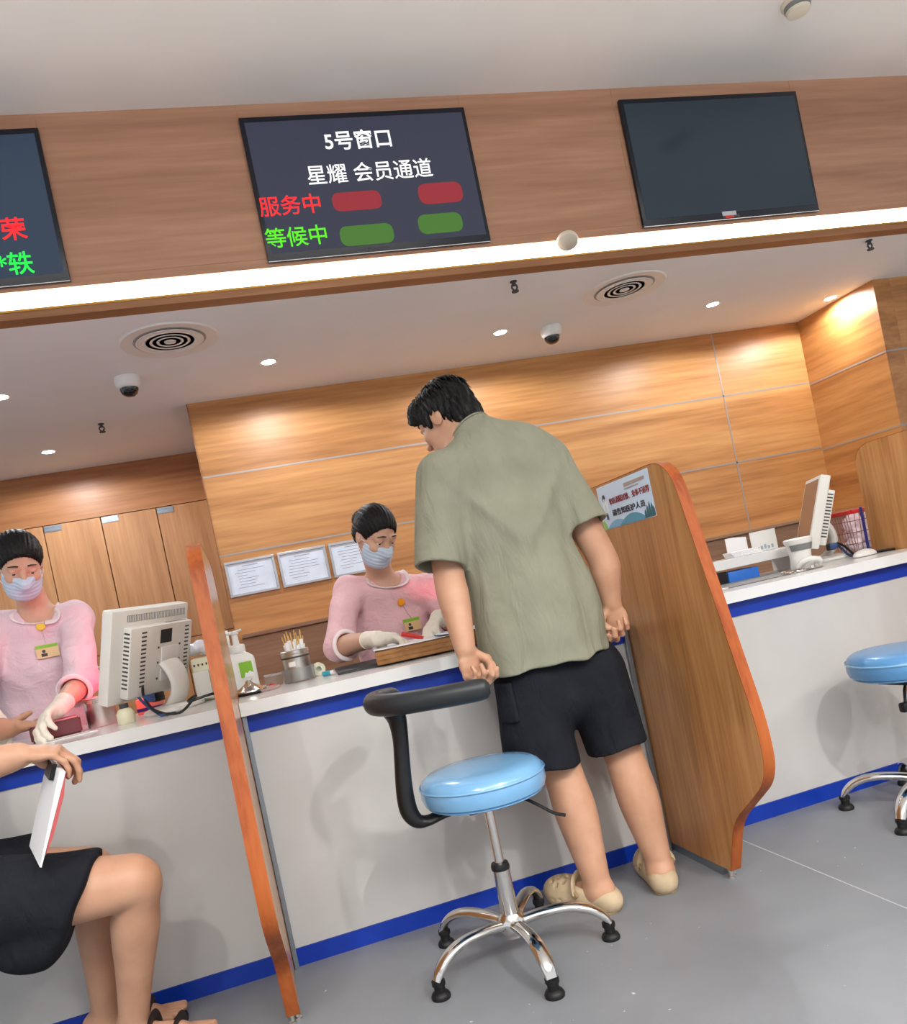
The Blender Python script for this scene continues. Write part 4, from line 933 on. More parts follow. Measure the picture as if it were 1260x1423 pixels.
for j, z in enumerate((.078, .104)):
    for i in range(15):
        a = math.radians(-165 + 150 * i / 14); r = .0462 + (z - .078) * .24 + .0015; vs.append((c[0] + 1.05 * r * math.cos(a), c[1] + .9 * r * math.sin(a), ZC + z))
addv(bm, vs, [(i, i + 1, 16 + i, 15 + i) for i in range(14)]); obj('grey_band', bm, M['grey'], k)
bm = NB(); tube(bm, [(c[0] - .06, c[1] - .05, ZC + .012), (c[0] - .05, c[1] - .07, ZC + .03), (c[0] - .02, c[1] - .085, ZC + .038), (c[0] + .02, c[1] - .08, ZC + .03), (c[0] + .035, c[1] - .06, ZC + .014)], .011, 10, smooth=5); obj('coiled_lead', bm, M['white'], t)
c = at(1112, 784, 2.72); c[2] = ZC
t = thing('metal_clips', 'bunch of shiny metal clips lying before the scanner base', 'clips', c)
R = random.Random(11)
for i in range(8):
    x, y = c[0] + R.uniform(-.07, .07), c[1] + R.uniform(-.015, .02); a = R.uniform(0, 3.1)
    bm = NB(); box(bm, -.014, .014, -.006, .006, 0, .008, .002, mtx=Matrix.Translation((x, y, ZC + .001 + .007 * (i % 2))) @ Matrix.Rotation(a, 4, 'Z')); obj('clip', bm, M['chrome'], t)
c = at(1004, 812, 2.68)
bm = NB(); box(bm, c[0] - .018, c[0] + .018, 2.672, 2.69, ZC, ZC + .01, .003); tag(obj('bulldog_clip', bm, M['chrome']), 'lone shiny clip on the worktop beside the notice partition', 'clip')
# basket
bx0, bx1, by0, by1 = 2.585, 2.80, 2.935, 3.09
t = thing('red_basket', 'red wire basket of cotton with blue straps, behind the right partition', 'basket', (2.69, 3.0, ZC))
bm = NB()
for z, g in ((ZC + .004, .018), (ZC + .05, .012), (ZC + .10, .006), (ZC + .15, .002)):
    tube(bm, [(bx0 + g, by0 + g, z), (bx1 - g, by0 + g, z), (bx1 - g, by1 - g, z), (bx0 + g, by1 - g, z), (bx0 + g, by0 + g, z)], .002, 6)
for i in range(8):
    x = bx0 + .02 + i * (bx1 - bx0 - .04) / 7; tube(bm, [(x, by0 + .002, ZC + .19), (x, by0 + .018, ZC + .004), (x, by1 - .018, ZC + .004), (x, by1 - .002, ZC + .19)], .0015, 5)
for i in range(8):
    y = by0 + .02 + i * (by1 - by0 - .04) / 7; tube(bm, [(bx0 + .002, y, ZC + .19), (bx0 + .018, y, ZC + .004)], .0015, 5)
obj('wire_body', bm, M['wire'], t)
bm = NB(); tube(bm, [(bx0, by0, ZC + .19), (bx1, by0, ZC + .19), (bx1, by1, ZC + .19), (bx0, by1, ZC + .19), (bx0, by0, ZC + .19)], .010, 8); obj('rim', bm, M['red'], t)
for x in (2.63, 2.73):
    bm = NB(); tube(bm, [(x, by0 - .012, ZC + .202), (x + .004, by0 - .008, ZC + .10), (x + .008, by0 - .002, ZC + .006)], [(.008, .003)] * 3, 8, up=(0, 1, 0)); obj('strap', bm, M['bandblue'], t)
R = random.Random(2); S = Solid(.005)
for i in range(44): S.ell((R.uniform(bx0 + .034, bx1 - .034), R.uniform(by0 + .034, by1 - .04), ZC + .03 + R.uniform(0, .14)), [R.uniform(.02, .03)] * 3, k=.006)
S.disp = lambda X: .002 * np.sin(150 * X[:, 0]) * np.sin(140 * X[:, 1]) * np.sin(160 * X[:, 2])
k = S.mesh('cotton_wool', M['cotton'], None, 1); k['kind'] = 'stuff'; tag(k, 'pinkish cotton wool filling the red basket', 'cotton wool')
S = Solid(.004); c = at(1200, 764, 2.80); S.ell((c[0], 2.80, ZC + .004), (.055, .032, .026), k=.002).cut((0, 0, ZC + .0005), (0, 0, -1))
tag(S.mesh('computer_mouse', M['white'], None, 1), 'white computer mouse beside the right partition', 'mouse')
for i, (dy, m, lab) in enumerate(((0, 'black', 'black cable trailing right from the right monitor'), (.03, 'bluecable', 'blue cable trailing right from the right monitor'))):
    cable([(2.53 + .0, 2.985 + dy, ZC + .07), (2.535, 2.95 + dy, ZC + .05), (2.54, 2.90 + dy, zc), (2.56, 2.85 + dy * .7, zc), (2.585, 2.82 + dy, zc), (2.61, 2.76 + dy, zc)], .005, M[m], lab)
# ------------------------------------------------------------------ people
def hand(S, W, D, N, side, s=1.0, curl=(.6, .6, .6, .6), spread=.0, infl=0.0, thumb='open', k=.006, tip=1.0):
    W, D, N = V3(W), nrm(D), V3(N); N = nrm(N - D * (N @ D)); T = side * np.cross(D, N)
    e = infl
    S.ecyl(W - D * .01 * s, W + D * .052 * s, (.026 * s + e, .019 * s + e), (.037 * s + e, .0165 * s + e), T, k=.012)
    S.ecyl(W + D * .035 * s, W + D * .082 * s, (.038 * s + e, .0155 * s + e), (.039 * s + e, .0125 * s + e), T, k=.012)
    offs = (.0305, .0105, -.0105, -.0300); rad = (.0092, .0096, .0092, .0079); lens = ((.044, .027, .022), (.049, .031, .024), (.045, .029, .023), (.035, .021, .019)); kb = (.082, .087, .083, .074)
    for i in range(4):
        p = W + D * kb[i] * s + T * offs[i] * s; a = 0; d0 = nrm(D + T * spread * (1.5 - i) * .5)
        for j in range(3):
            a += curl[i] * (1.0, 1.05, .7)[j]; d = d0 * math.cos(a) + N * math.sin(a); q = p + d * lens[i][j] * s
            S.cone(p, q, (rad[i] - .0006 * j) * s + e, (rad[i] - .0006 * (j + 1)) * s + e, k=k); p = q
    p = W + D * .018 * s + T * .020 * s + N * .008 * s
    dirs = dict(open=(T * .7 + D * .65 + N * .25, T * .25 + D * .85 + N * .3, D * .9 + N * .35), fist=(T * .55 + D * .65 + N * .5, D * .6 + N * .65 - T * .35, D * .45 + N * .25 - T * .75),
                pinch=(T * .45 + D * .6 + N * .65, T * .05 + D * .85 + N * .5, D * .95 + N * .1 - T * .05))[thumb]
    for d, L, r1, r2 in zip(dirs, (.044, .032, .027), (.0150, .0118, .0108), (.0118, .0108, .0085)):
        q = p + nrm(d) * L * s; S.cone(p, q, r1 * s + e, r2 * s + e, k=k + .003); p = q
def head_axes(f, roll=0.0):
    f = nrm(f); u = V3(0, 0, 1); u = nrm(u - f * (u @ f)); r = np.cross(f, u)
    c, s = math.cos(roll), math.sin(roll); return f, r * c + u * s, u * c - r * s     # forward, right, up
def head(S, C, ax, neck, s=1.0):
    f, r, u = ax; P = lambda a, b, c: C + (f * a + r * b + u * c) * s; A = (r, f, u); R = lambda *q: [v * s for v in q]
    S.ell(P(-.012, 0, .028), R(.073, .092, .086), A, .01)
    S.ell(P(.030, 0, -.035), R(.060, .060, .082), A, .03)
    S.ell(P(.052, 0, -.083), R(.042, .038, .028), A, .03)
    S.cone(P(.086, 0, .012), P(.110, 0, -.026), .0075 * s, .0115 * s, .012)
    for q in (-1, 1):
        S.cone(P(.084, q * .018, .030), P(.074, q * .045, .028), .009 * s, .007 * s, .014)
        S.ell(P(.066, q * .036, -.022), R(.022, .022, .018), A, .02)
        S.ell(P(.100, q * .031, .010), R(.013, .014, .010), A, .012, True); S.ell(P(.077, q * .031, .0150), R(.0170, .0150, .0105), A, .003)
        S.ell(P(-.006, q * .074, -.004), R(.008, .021, .033), A, .008); S.ell(P(.000, q * .084, .002), R(.006, .011, .018), A, .006, True)
        S.cone(P(.108, q * .004, -.028), P(.100, q * .013, -.029), .006 * s, .006 * s, .006)
    S.ell(P(.088, 0, -.056), R(.022, .010, .0055), A, .006); S.ell(P(.086, 0, -.066), R(.020, .010, .0065), A, .006)
    S.cone(P(-.015, 0, -.05), neck, .052 * s, .056 * s, .03)
    return P
def join_eyes(o, P, ax, s=1.0):
    """eyeballs set into the one body mesh"""
    f, r, u = ax; me = o.data; off = ORG[o.name]; bm = bmesh.new(); bm.from_mesh(me)
    me.materials.append(M['eye']); me.materials.append(M['iris']); me.materials.append(M['hair'])
    for q in (-1, 1):
        c = P(.075, q * .031, .008) - off; gz = nrm(f - u * .25); res = bmesh.ops.create_uvsphere(bm, u_segments=20, v_segments=14, radius=.0125 * s)
        bmesh.ops.rotate(bm, verts=res['verts'], cent=(0, 0, 0), matrix=Vector((0, 0, 1)).rotation_difference(Vector(gz.tolist())).to_matrix())
        bmesh.ops.translate(bm, verts=res['verts'], vec=c.tolist())
        for fc in {fc for v in res['verts'] for fc in v.link_faces}:
            fc.smooth = True; d = nrm(V3(fc.calc_center_median()) - c); fc.material_index = 2 if d @ gz > .86 else 1
    bm.to_mesh(me); bm.free()
def brows(parent, P, s=1.0):
    for q in (-1, 1):
        bm = NB(); tube(bm, [P(.094, q * .015, .0415), P(.092, q * .03, .0425), P(.080, q * .048, .035)], [(.002, .0022), (.002, .0026), (.001, .0012)], 6, smooth=3); obj('eyebrow', bm, M['hair'], parent)
def project(S, p, off=0.0, it=12):
    p = V3(p)
    def ev(X):
        d = None
        for f, a, b, k, sub in S.P:
            q = float(f(X[None])[0])
            if d is None: d = q; continue
            if sub: q = -q; hh = max(k - abs(d - q), 0) / max(k, 1e-6); d = max(d, q) + hh * hh * k * .25
            else: hh = max(k - abs(d - q), 0) / max(k, 1e-6); d = min(d, q) - hh * hh * k * .25
        return d
    for _ in range(it):
        e = 1e-3; d = ev(p); g = V3([(ev(p + e * v) - ev(p - e * v)) / (2 * e) for v in np.eye(3)]); n = g / max(np.linalg.norm(g), 1e-6)
        p = p - n * (d - off) * .8
    return p, n
def folds(fr, amp, dirv, seed=0, z0=None, z1=None):
    d = nrm(dirv); R = np.random.RandomState(seed); ph = R.uniform(0, 6, 6)
    def f(X):
        a = X @ d; w = .5 * np.sin(fr * a + 2.2 * np.sin(5 * X[:, 2] + ph[0]) + ph[1]) + .35 * np.sin(fr * 1.9 * a + 2 * np.sin(7 * X[:, 2] + ph[2]) + ph[3]) + .3 * np.sin(17 * X[:, 2] + 9 * a + ph[4])
        g = 1.0
        if z0 is not None: g = np.clip((z0 - X[:, 2]) / (z0 - z1), .15, 1)
        return amp * w * g
    return f
X_ = V3(1, 0, 0); Z_ = V3(0, 0, 1)

# ---- the standing man, seen from behind
def clog(parent, heel, d, mirror):
    d = nrm(V3(d[0], d[1], 0)); sd = np.cross(d, Z_); P = lambda a, b, c: V3(heel[0], heel[1], 0) + d * a + sd * b + Z_ * c; A = (sd, d, Z_)
    S = Solid(.0032)
    S.ecyl(P(.040, 0, .030), P(.205, mirror * .006, .032), (.044, .038), (.056, .039), sd, .02, rw=.052)
    S.ell(P(.190, mirror * .004, .040), (.057, .092, .052), A, .02); S.ell(P(.120, 0, .056), (.046, .05, .040), A, .02); S.ell(P(.042, 0, .046), (.042, .046, .030), A, .015)
    S.ell(P(.060, 0, .080), (.0335, .052, .060), A, .006, True); S.ell(P(.105, 0, .088), (.034, .055, .052), A, .006, True)
    for a, b in ((.165, -.02), (.165, .0), (.165, .02), (.19, -.03), (.19, -.01), (.19, .012), (.19, .032), (.215, -.02), (.215, .002), (.215, .024), (.238, -.008), (.238, .014)):
        S.cone(P(a, b, .03), P(a + .02, b * 1.4, .12), .0068, .0068, .002, True)
    for q in (-1, 1):
        for a, z in ((.15, .042), (.18, .036), (.21, .034)): S.ell(P(a, q * .058, z), (.006, .010, .006), A, .002, True)
    S.cut(P(0, 0, .0012), -Z_)
    o = S.mesh('clog', M['clog'], parent, 1)
    bm = NB(); n = 26
    pts = [P(.118 + .012 * math.sin(math.pi * t), .052 * math.cos(math.pi * t), .058 + .052 * math.sin(math.pi * t)) for t in [i / n for i in range(n + 1)]]
    tube(bm, pts, [(.0095, .003)] * (n + 1), 8, up=d); obj('clog_strap', bm, M['clog'], o)
    bm = NB()
    for q in (-1, 1): bm2 = Matrix.Translation(P(.118, q * .0535, .058).tolist()) @ Vector((0, 0, 1)).rotation_difference(Vector((sd * q).tolist())).to_matrix().to_4x4(); lathe(bm, [(0, -.004), (.011, -.004), (.0115, .001), (.009, .0035), (0, .004)], (0, 0, 0), 18, mtx=bm2)
    obj('strap_rivets', bm, M['clogsole'], o)
    bm = NB(); o2 = [P(.006, 0, 0), ]
    pr = [(a, b) for a, b in ((.004, -.018), (.02, -.036), (.07, -.042), (.13, -.044), (.19, -.053), (.235, -.044), (.268, -.018), (.268, .018), (.235, .044), (.19, .053), (.13, .044), (.07, .042), (.02, .036), (.004, .018))]
    pr = [tuple(P(a, b, 0)[:2]) for a, b in rounded(pr, .03, 3)]; prism(bm, pr, 'z', .0004, .009, .002); obj('outsole', bm, M['clogsole'], o)

man = thing('person', 'man standing with back turned in sage green t-shirt, black shorts and beige clogs', 'person', (.96, 2.32, 0))
hC = at(622, 584, 2.55); ax = head_axes((-.60, .68, -.42), -.10); nb = at(668, 606, 2.45)
shL, shR = at(610, 668, 2.40), at(766, 650, 2.40); chest, waist, pelv = at(703, 700, 2.42), at(742, 840, 2.40), at(776, 945, 2.385)
elL, wrL = at(624, 802, 2.36), at(646, 902, 2.28); elR, wrR = at(838, 778, 2.36), at(849, 838, 2.37)
hpL, knL, cfL, anL = at(738, 955, 2.38), at(779, 1066, 2.37), at(799, 1125, 2.345), at(829, 1224, 2.315)
hpR, knR, cfR, anR = at(818, 945, 2.38), at(862, 1038, 2.37), at(885, 1104, 2.345), at(914, 1194, 2.325)
tl = nrm(shR - shL)
S = Solid(.0038)
Ph = head(S, hC, ax, nb, 1.0)
S.ecyl(nb - Z_ * .04, chest, (.13, .08), (.165, .11), tl, .05).ecyl(chest, waist, (.165, .11), (.15, .11), tl, .05).ecyl(waist, pelv, (.15, .11), (.155, .115), tl, .05)
for sh, el_, wr, sd in ((shL, elL, wrL, 1), (shR, elR, wrR, -1)):
    S.cone(nb - Z_ * .05, sh, .06, .058, .04).chain([sh, sh + (el_ - sh) * .55, el_, el_ + (wr - el_) * .3, el_ + (wr - el_) * .7, wr], [.055, .051, .046, .0465, .037, .030])
for hp, kn, cf, an in ((hpL, knL, cfL, anL), (hpR, knR, cfR, anR)):
    S.chain([hp, hp + (kn - hp) * .5, kn, cf, cf + (an - cf) * .5, an, an * V3(1, 1, 0) + Z_ * .05], [.092, .078, .061, .0645, .053, .040, .038])
fdL, fdR = nrm(V3(-.50, .87, 0)), nrm(V3(.30, .95, 0))
for an, fd in ((anL, fdL), (anR, fdR)):
    g = an * V3(1, 1, 0)
    S.cone(g - fd * .018 + Z_ * .056, g - fd * .018 + Z_ * .05, .036, .034, .02).cone(g + Z_ * .05, g + fd * .13 + Z_ * .042, .035, .03, .03)
hand(S, wrL, (.10, -.02, -1), (.45, -.85, 0), -1, 1.0, (.95, 1.1, 1.2, 1.25), thumb='fist')
hand(S, wrR, (.05, -.03, -1), (-.45, -.85, 0), 1, 1.0, (.85, 1.0, 1.15, 1.2), thumb='fist')
body = S.mesh('body', M['skin'], man, 1); join_eyes(body, Ph, ax)
# hair
S = Solid(.004); f, r, u = ax; A3 = (r, f, u)
S.ell(Ph(-.016, 0, .036), (.085, .102, .090), A3, .01); S.ell(Ph(-.068, 0, -.025), (.066, .05, .075), A3, .02); S.ell(Ph(.055, 0, .075), (.074, .06, .05), A3, .03)
S.ell(Ph(.118, 0, -.03), (.105, .085, .098), A3, .012, True)
for q in (-1, 1): S.ell(Ph(.0, q * .095, -.035), (.04, .036, .052), A3, .01, True); S.cone(Ph(.03, q * .071, .03), Ph(.03, q * .073, -.012), .016, .008, .01)
S.cut(Ph(-.05, 0, -.085), -u + f * .2)
def hairdisp(X):
    q = X - hC; a = q @ r; b = q @ f; c = q @ u; th = np.arctan2(a, b)
    return .0035 * np.sin(26 * th + 3 * np.sin(40 * c)) + .0025 * np.sin(55 * th + 30 * c) + .002 * np.sin(90 * a + 70 * b)
S.disp = hairdisp; hr = S.mesh('hair', M['hair'], man, 0)
bm = NB(); R = random.Random(4); top = Ph(-.045, 0, .125)
for i in range(260):
    th = R.uniform(0, 2 * math.pi); a0 = R.uniform(.1, 1.0); a1 = a0 + R.uniform(.35, .6)
    if math.cos(th) > .1: a1 = min(a1, 1.15)
    a1 = min(a1, 1.75)
    def hp_(al, lift): return Ph(-.016, 0, .040) + f * (.106 + lift) * math.sin(al) * math.cos(th) + r * (.088 + lift) * math.sin(al) * math.sin(th) + u * (.092 + lift) * math.cos(al)
    tube(bm, [hp_(a0, .0), hp_((a0 + a1) / 2, .005), hp_(a1, R.uniform(.001, .007))], [(.0035, .0025), (.004, .003), (.0006, .0006)], 5, smooth=2)
obj('hair_locks', bm, M['hair'], hr, 2)
brows(man, Ph)
# t-shirt
S = Solid(.0048); hem = at(762, 917, 2.37)
S.cone(nb - Z_ * .045, shL + V3(.03, 0, .0), .080, .078, .05).cone(nb - Z_ * .045, shR - V3(.03, 0, 0), .080, .078, .05)
S.ecyl(at(690, 655, 2.42), at(712, 730, 2.41), (.178, .110), (.188, .125), tl, .06).ecyl(at(712, 730, 2.41), hem + Z_ * .1, (.186, .128), (.196, .142), tl, .06).ecyl(hem + Z_ * .12, hem - Z_ * .004, (.196, .141), (.207, .148), tl, .03, flat=(0, 1), rw=.3)
cuL, cuR = at(611, 789, 2.35), at(812, 733, 2.35)
dL, dR = nrm(cuL - shL), nrm(cuR - shR)
S.ecyl(shL - dL * .01, cuL, (.072, .078), (.078, .082), tl, .03, flat=(0, 1), rw=.08).ecyl(shR - dR * .01, cuR, (.070, .078), (.074, .080), tl, .03, flat=(0, 1), rw=.08)
S.ecyl(cuL - dL * .02, cuL + dL * .03, (.064, .068), (.066, .070), tl, .004, True, rw=.3).ecyl(cuR - dR * .02, cuR + dR * .03, (.061, .067), (.063, .068), tl, .004, True, rw=.3)
S.ecyl(hem + Z_ * .012, hem - Z_ * .05, (.188, .130), (.190, .132), tl, .003, True, rw=.3)
S.cone(nb - Z_ * .02, nb + (hC - nb) * .30, .080, .072, .03, flat=(0, 1)).ell(at(722, 645, 2.415), (.125, .085, .128), k=.06).cone(nb + (hC - nb) * .22, nb + (hC - nb) * .9, .062, .072, .006, True)
fo = folds(30, .008, (1, .2, .1), 3, 1.5, 1.0)
def shirtdisp(X):
    w = fo(X)
    for sh, dd in ((shL, V3(.62, 0, -.8)), (shR, V3(-.62, 0, -.8))):     # drag lines running down from the shoulders
        q = X - sh; t = q @ nrm(dd); s_ = q @ nrm(np.cross(dd, V3(0, 1, 0))); w = w - .009 * np.exp(-(s_ / .022) ** 2) * np.exp(-((t - .18) / .17) ** 2) * (X[:, 1] < 2.42)
    return w
S.disp = shirtdisp; ts = S.mesh('t_shirt', M['shirt'], man, 2)
# collar rib and hem stitching
bm = NB(); c0 = nb + (hC - nb) * .27; axn = nrm(hC - nb); e1 = nrm(np.cross(axn, V3(0, 1, 0))); e2 = np.cross(axn, e1)
ring = [project(S, c0 + (e1 * math.cos(a) + e2 * math.sin(a)) * .072, .0006)[0] for a in [2 * math.pi * i / 36 for i in range(37)]]
tube(bm, ring, [(.0055, .0035)] * 37, 8, up=axn, cap=False); obj('collar', bm, M['shirt'], ts)
# shorts
S = Solid(.005); hmL, hmR = at(754, 1066, 2.37), at(856, 1036, 2.37); pt = at(768, 905, 2.385)
S.ecyl(pt, pelv - Z_ * .04, (.172, .118), (.186, .128), tl, .03, flat=(1, 0))
for hp, hm, r1, r2, e in ((hpL, hmL, .108, .118, -.01), (hpR, hmR, .105, .094, .01)):
    d = nrm(hm - hp); S.ecyl(hp + X_ * e + Z_ * .02, hm, (r1, .118), (r2, .112), tl, .03, flat=(0, 1), rw=.12); S.ecyl(hm - d * .012, hm + d * .03, (r2 - .017, .095), (r2 - .017, .095), tl, .003, True, rw=.3)
S.disp = folds(26, .006, (1, .3, .3), 8); sh_ = S.mesh('shorts', M['shorts'], man, 2)
pl = project(S, at(694, 975, 2.30), .002)[0]
S2 = Solid(.004); S2.ecyl(pl + Z_ * .05, pl - Z_ * .07, (.03, .012), (.034, .014), V3(.5, -.85, 0), .004, flat=(1, 1), rw=.1); obj_ = S2.mesh('side_pocket', M['shorts'], sh_, 1)
clog(man, anL * V3(1, 1, 0) - fdL * .064, fdL, 1); clog(man, anR * V3(1, 1, 0) - fdR * .064, fdR, -1)

# ---- the two nurses
def nurse(label, loc, C, fwd, roll, neck, sh, el_, wr, hd, palm, curl, torso, legs, m, yellow, flower, hairstyle, cuff=.62, thumb='pinch', badge_px=None, tl=None):
    """sh/el_/wr/hd/palm: (her right, her left)"""
    t = thing('person', label, 'person', loc)
    ax = head_axes(fwd, roll); f, r, u = ax; A3 = (r, f, u); tl = nrm(sh[0] - sh[1]) if tl is None else tl
    S = Solid(.0038); P = head(S, C, ax, neck, .96)
    for a, b in zip(torso[:-1], torso[1:]): S.ecyl(a[0], b[0], (a[1] - .014, a[2] - .014), (b[1] - .014, b[2] - .014), tl, .05)
    for i in range(2):
        S.cone(neck - Z_ * .04, sh[i], .048, .046, .04).chain([sh[i], (sh[i] + el_[i]) / 2, el_[i], el_[i] + (wr[i] - el_[i]) * .3, el_[i] + (wr[i] - el_[i]) * .7, wr[i]], [.043, .041, .036, .038, .031, .025])
        hand(S, wr[i], hd[i], palm[i], (1, -1)[i], .92, curl[i], thumb=thumb[i] if isinstance(thumb, (list, tuple)) else thumb)
    for lg in legs:
        for a, b, r1, r2 in zip(lg[:-1], lg[1:], (.085, .055, .034, .03), (.058, .036, .032, .025)): S.cone(a, b, r1, r2, .04)
    b = S.mesh('body', M['skin2'], t, 1); join_eyes(b, P, ax, .96)
    brows(t, P)
    # hair, drawn back
    S = Solid(.004); Q = lambda *v: [x * .96 for x in v]
    S.ell(P(-.014, 0, .034), Q(.083, .100, .092), A3, .01); S.ell(P(-.05, 0, -.01), Q(.072, .06, .07), A3, .02)
    S.ell(P(.100, 0, -.045), Q(.098, .085, .118), A3, .012, True)
    for q in (-1, 1): S.ell(P(.01, q * .09, -.03), Q(.03, .035, .045), A3, .01, True)
    S.cut(P(-.05, 0, -.07), -u + f * .2)
    S.ell(P(-.115, 0, .012), Q(.044, .036, .042), A3, .012)
    def hd_(X): q = X - C; th = np.arctan2(q @ r, q @ u); return .0016 * np.sin(60 * (q @ r) / .3 + 24 * th) + .0012 * np.sin(70 * th) - .0
    S.disp = hd_; S.mesh('hair', M['hair'], t, 1)
    # mask: a shell over nose, mouth and chin
    S = Solid(.003); e = .006
    S.ell(P(.034, 0, -.040), Q(.062 + e, .062 + e, .082 + e), A3, .03).ell(P(.055, 0, -.083), Q(.044 + e, .040 + e, .030 + e), A3, .03).cone(P(.086, 0, .0), P(.112, 0, -.03), .012, .018, .03)
    S.cut(P(.06, 0, -.012), u - f * .12).cut(P(.028, 0, 0), -f + u * .1).cut(P(0, 0, -.112), -u)
    S.disp = lambda X: .0012 * np.sin(420 * ((X - C) @ u)); mk = S.mesh('face_mask', M['mask'], t, 1)
    bm = NB()
    for q in (-1, 1):
        for c in (-.012, -.075): tube(bm, [P(.034, q * .060, c), P(.01, q * .076, c * .6), P(-.012, q * .078, -.01 + c * .15)], .0014, 6, smooth=3)
    obj('ear_loops', bm, M['trim'], mk)
    # tunic
    S = Solid(.0048)
    for a, b_ in zip(torso[:-1], torso[1:]): S.ecyl(a[0], b_[0], (a[1], a[2]), (b_[1], b_[2]), tl, .05)
    for i in range(2):
        S.cone(neck - Z_ * .045, sh[i], .058, .060, .045).cone(sh[i], el_[i], .060, .056, .03)
        c = el_[i] + (wr[i] - el_[i]) * cuff[i]; d = nrm(wr[i] - el_[i])
        S.cone(el_[i], c, .056, .053, .025, flat=(0, 1)).cone(c - d * .012, c + d * .05, .043, .044, .003, True)
    S.cone(neck + Z_ * .0, C, .060, .075, .012, True); S.ell(neck + f * V3(1, 1, 0) * .05 - Z_ * .012, (.058, .05, .04), (r, nrm(f * V3(1, 1, 0)), Z_), .015, True)
    S.disp = folds(34, .0055, (1, .3, .5), int(loc[0] * 10) + 20); tn = S.mesh('tunic', m, t, 2)
    for i in range(2):
        c = el_[i] + (wr[i] - el_[i]) * cuff[i]; d = nrm(wr[i] - el_[i]); e1 = nrm(np.cross(d, V3(.2, .3, 1))); e2 = np.cross(d, e1); bm = NB()
        tube(bm, [c - d * .006 + (e1 * math.cos(a) + e2 * math.sin(a)) * .0525 for a in [2 * math.pi * k / 24 for k in range(25)]], [(.0085, .0045)] * 25, 8, up=d, cap=False); obj('cuff', bm, M['trim'], tn)
    bm = NB(); fh = nrm(f * V3(1, 1, 0)); rh = np.cross(fh, Z_); c0 = neck + fh * .028 - Z_ * .004; ring = []
    for k in range(41):
        a = 2 * math.pi * k / 40; p = c0 + rh * math.sin(a) * .083 + fh * math.cos(a) * .092 - Z_ * (.052 * (.5 + .5 * math.cos(a)) - .012); ring.append(project(S, p, .001)[0])
    tube(bm, ring, [(.0145, .004)] * 41, 8, up=Z_, cap=False); obj('collar', bm, M['trim'], tn)
    # gloves
    for i in range(2):
        if i == 0 and hairstyle == 'bare_right': pass
        G = Solid(.0032); hand(G, wr[i], hd[i], palm[i], (1, -1)[i], .92, curl[i], infl=.0022, thumb=thumb[i] if isinstance(thumb, (list, tuple)) else thumb)
        d = nrm(el_[i] - wr[i]); G.cone(wr[i] - d * .02, wr[i] + d * .045, .0275, .032, .012, flat=(0, 1))
        G.disp = lambda X: .0012 * np.sin(230 * X[:, 0] + 60 * X[:, 2]) * np.sin(180 * X[:, 1])
        g = G.mesh('glove', M['glove'], t, 1)
        bm = NB(); e1 = nrm(np.cross(d, V3(.2, .3, 1))); e2 = np.cross(d, e1); c = wr[i] + d * .043
        tube(bm, [c + (e1 * math.cos(a) + e2 * math.sin(a)) * .0315 for a in [2 * math.pi * k / 24 for k in range(25)]], .0022, 6, cap=False); obj('rolled_rim', bm, M['glove'], g)
    # badge on a round clip
    pc, n = project(S, at(*badge_px[0], torso[0][0][1] - .1), .003); pb, n2 = project(S, at(*badge_px[1], torso[0][0][1] - .1), .006)
    q = Vector((0, 0, 1)).rotation_difference(Vector(n.tolist())).to_matrix().to_4x4()
    bm = NB(); lathe(bm, [(0, 0), (.015, 0), (.016, .003), (.013, .006), (0, .007)], (0, 0, 0), 20, mtx=Matrix.Translation(pc.tolist()) @ q); bd = obj('badge_reel', bm, yellow, t)
    bm = NB(); tube(bm, [pc + n * .002, (pc + pb) / 2 + n2 * .006, pb + n2 * .003 + Z_ * .026], .0016, 6); obj('badge_strap', bm, M['clear'], bd)
    ex = nrm(np.cross(V3(0, 0, 1), n2) * 1.0); ez = nrm(np.cross(n2, ex)); F = frame_mtx(pb + n2 * .003, ex, -n2, ez) ; F = frame_mtx(pb + n2 * .003, ex, n2, ez)
    bm = NB(); box(bm, -.038, .038, -.001, .0008, -.026, .026, .0006, mtx=F); cd = obj('badge_card', bm, mat('badge_card_tan', (222, 190, 140), .4), t, 0)
    bm = NB(); box(bm, -.037, .037, .0008, .0013, .012, .024, mtx=F); obj('badge_header', bm, M['green'], cd, 0)
    bm = NB(); lathe(bm, [(0, 0), (.006, 0), (.006, .0006), (0, .0006)], (0, 0, 0), 14, mtx=F @ Matrix.Translation((-.012, .0008, .0)) @ Matrix.Rotation(math.radians(-90), 4, 'X')); box(bm, -.022, -.002, .0008, .0013, -.02, -.008, mtx=F); obj('badge_photo', bm, M['inkdark'], cd, 0)
    return t, S, P
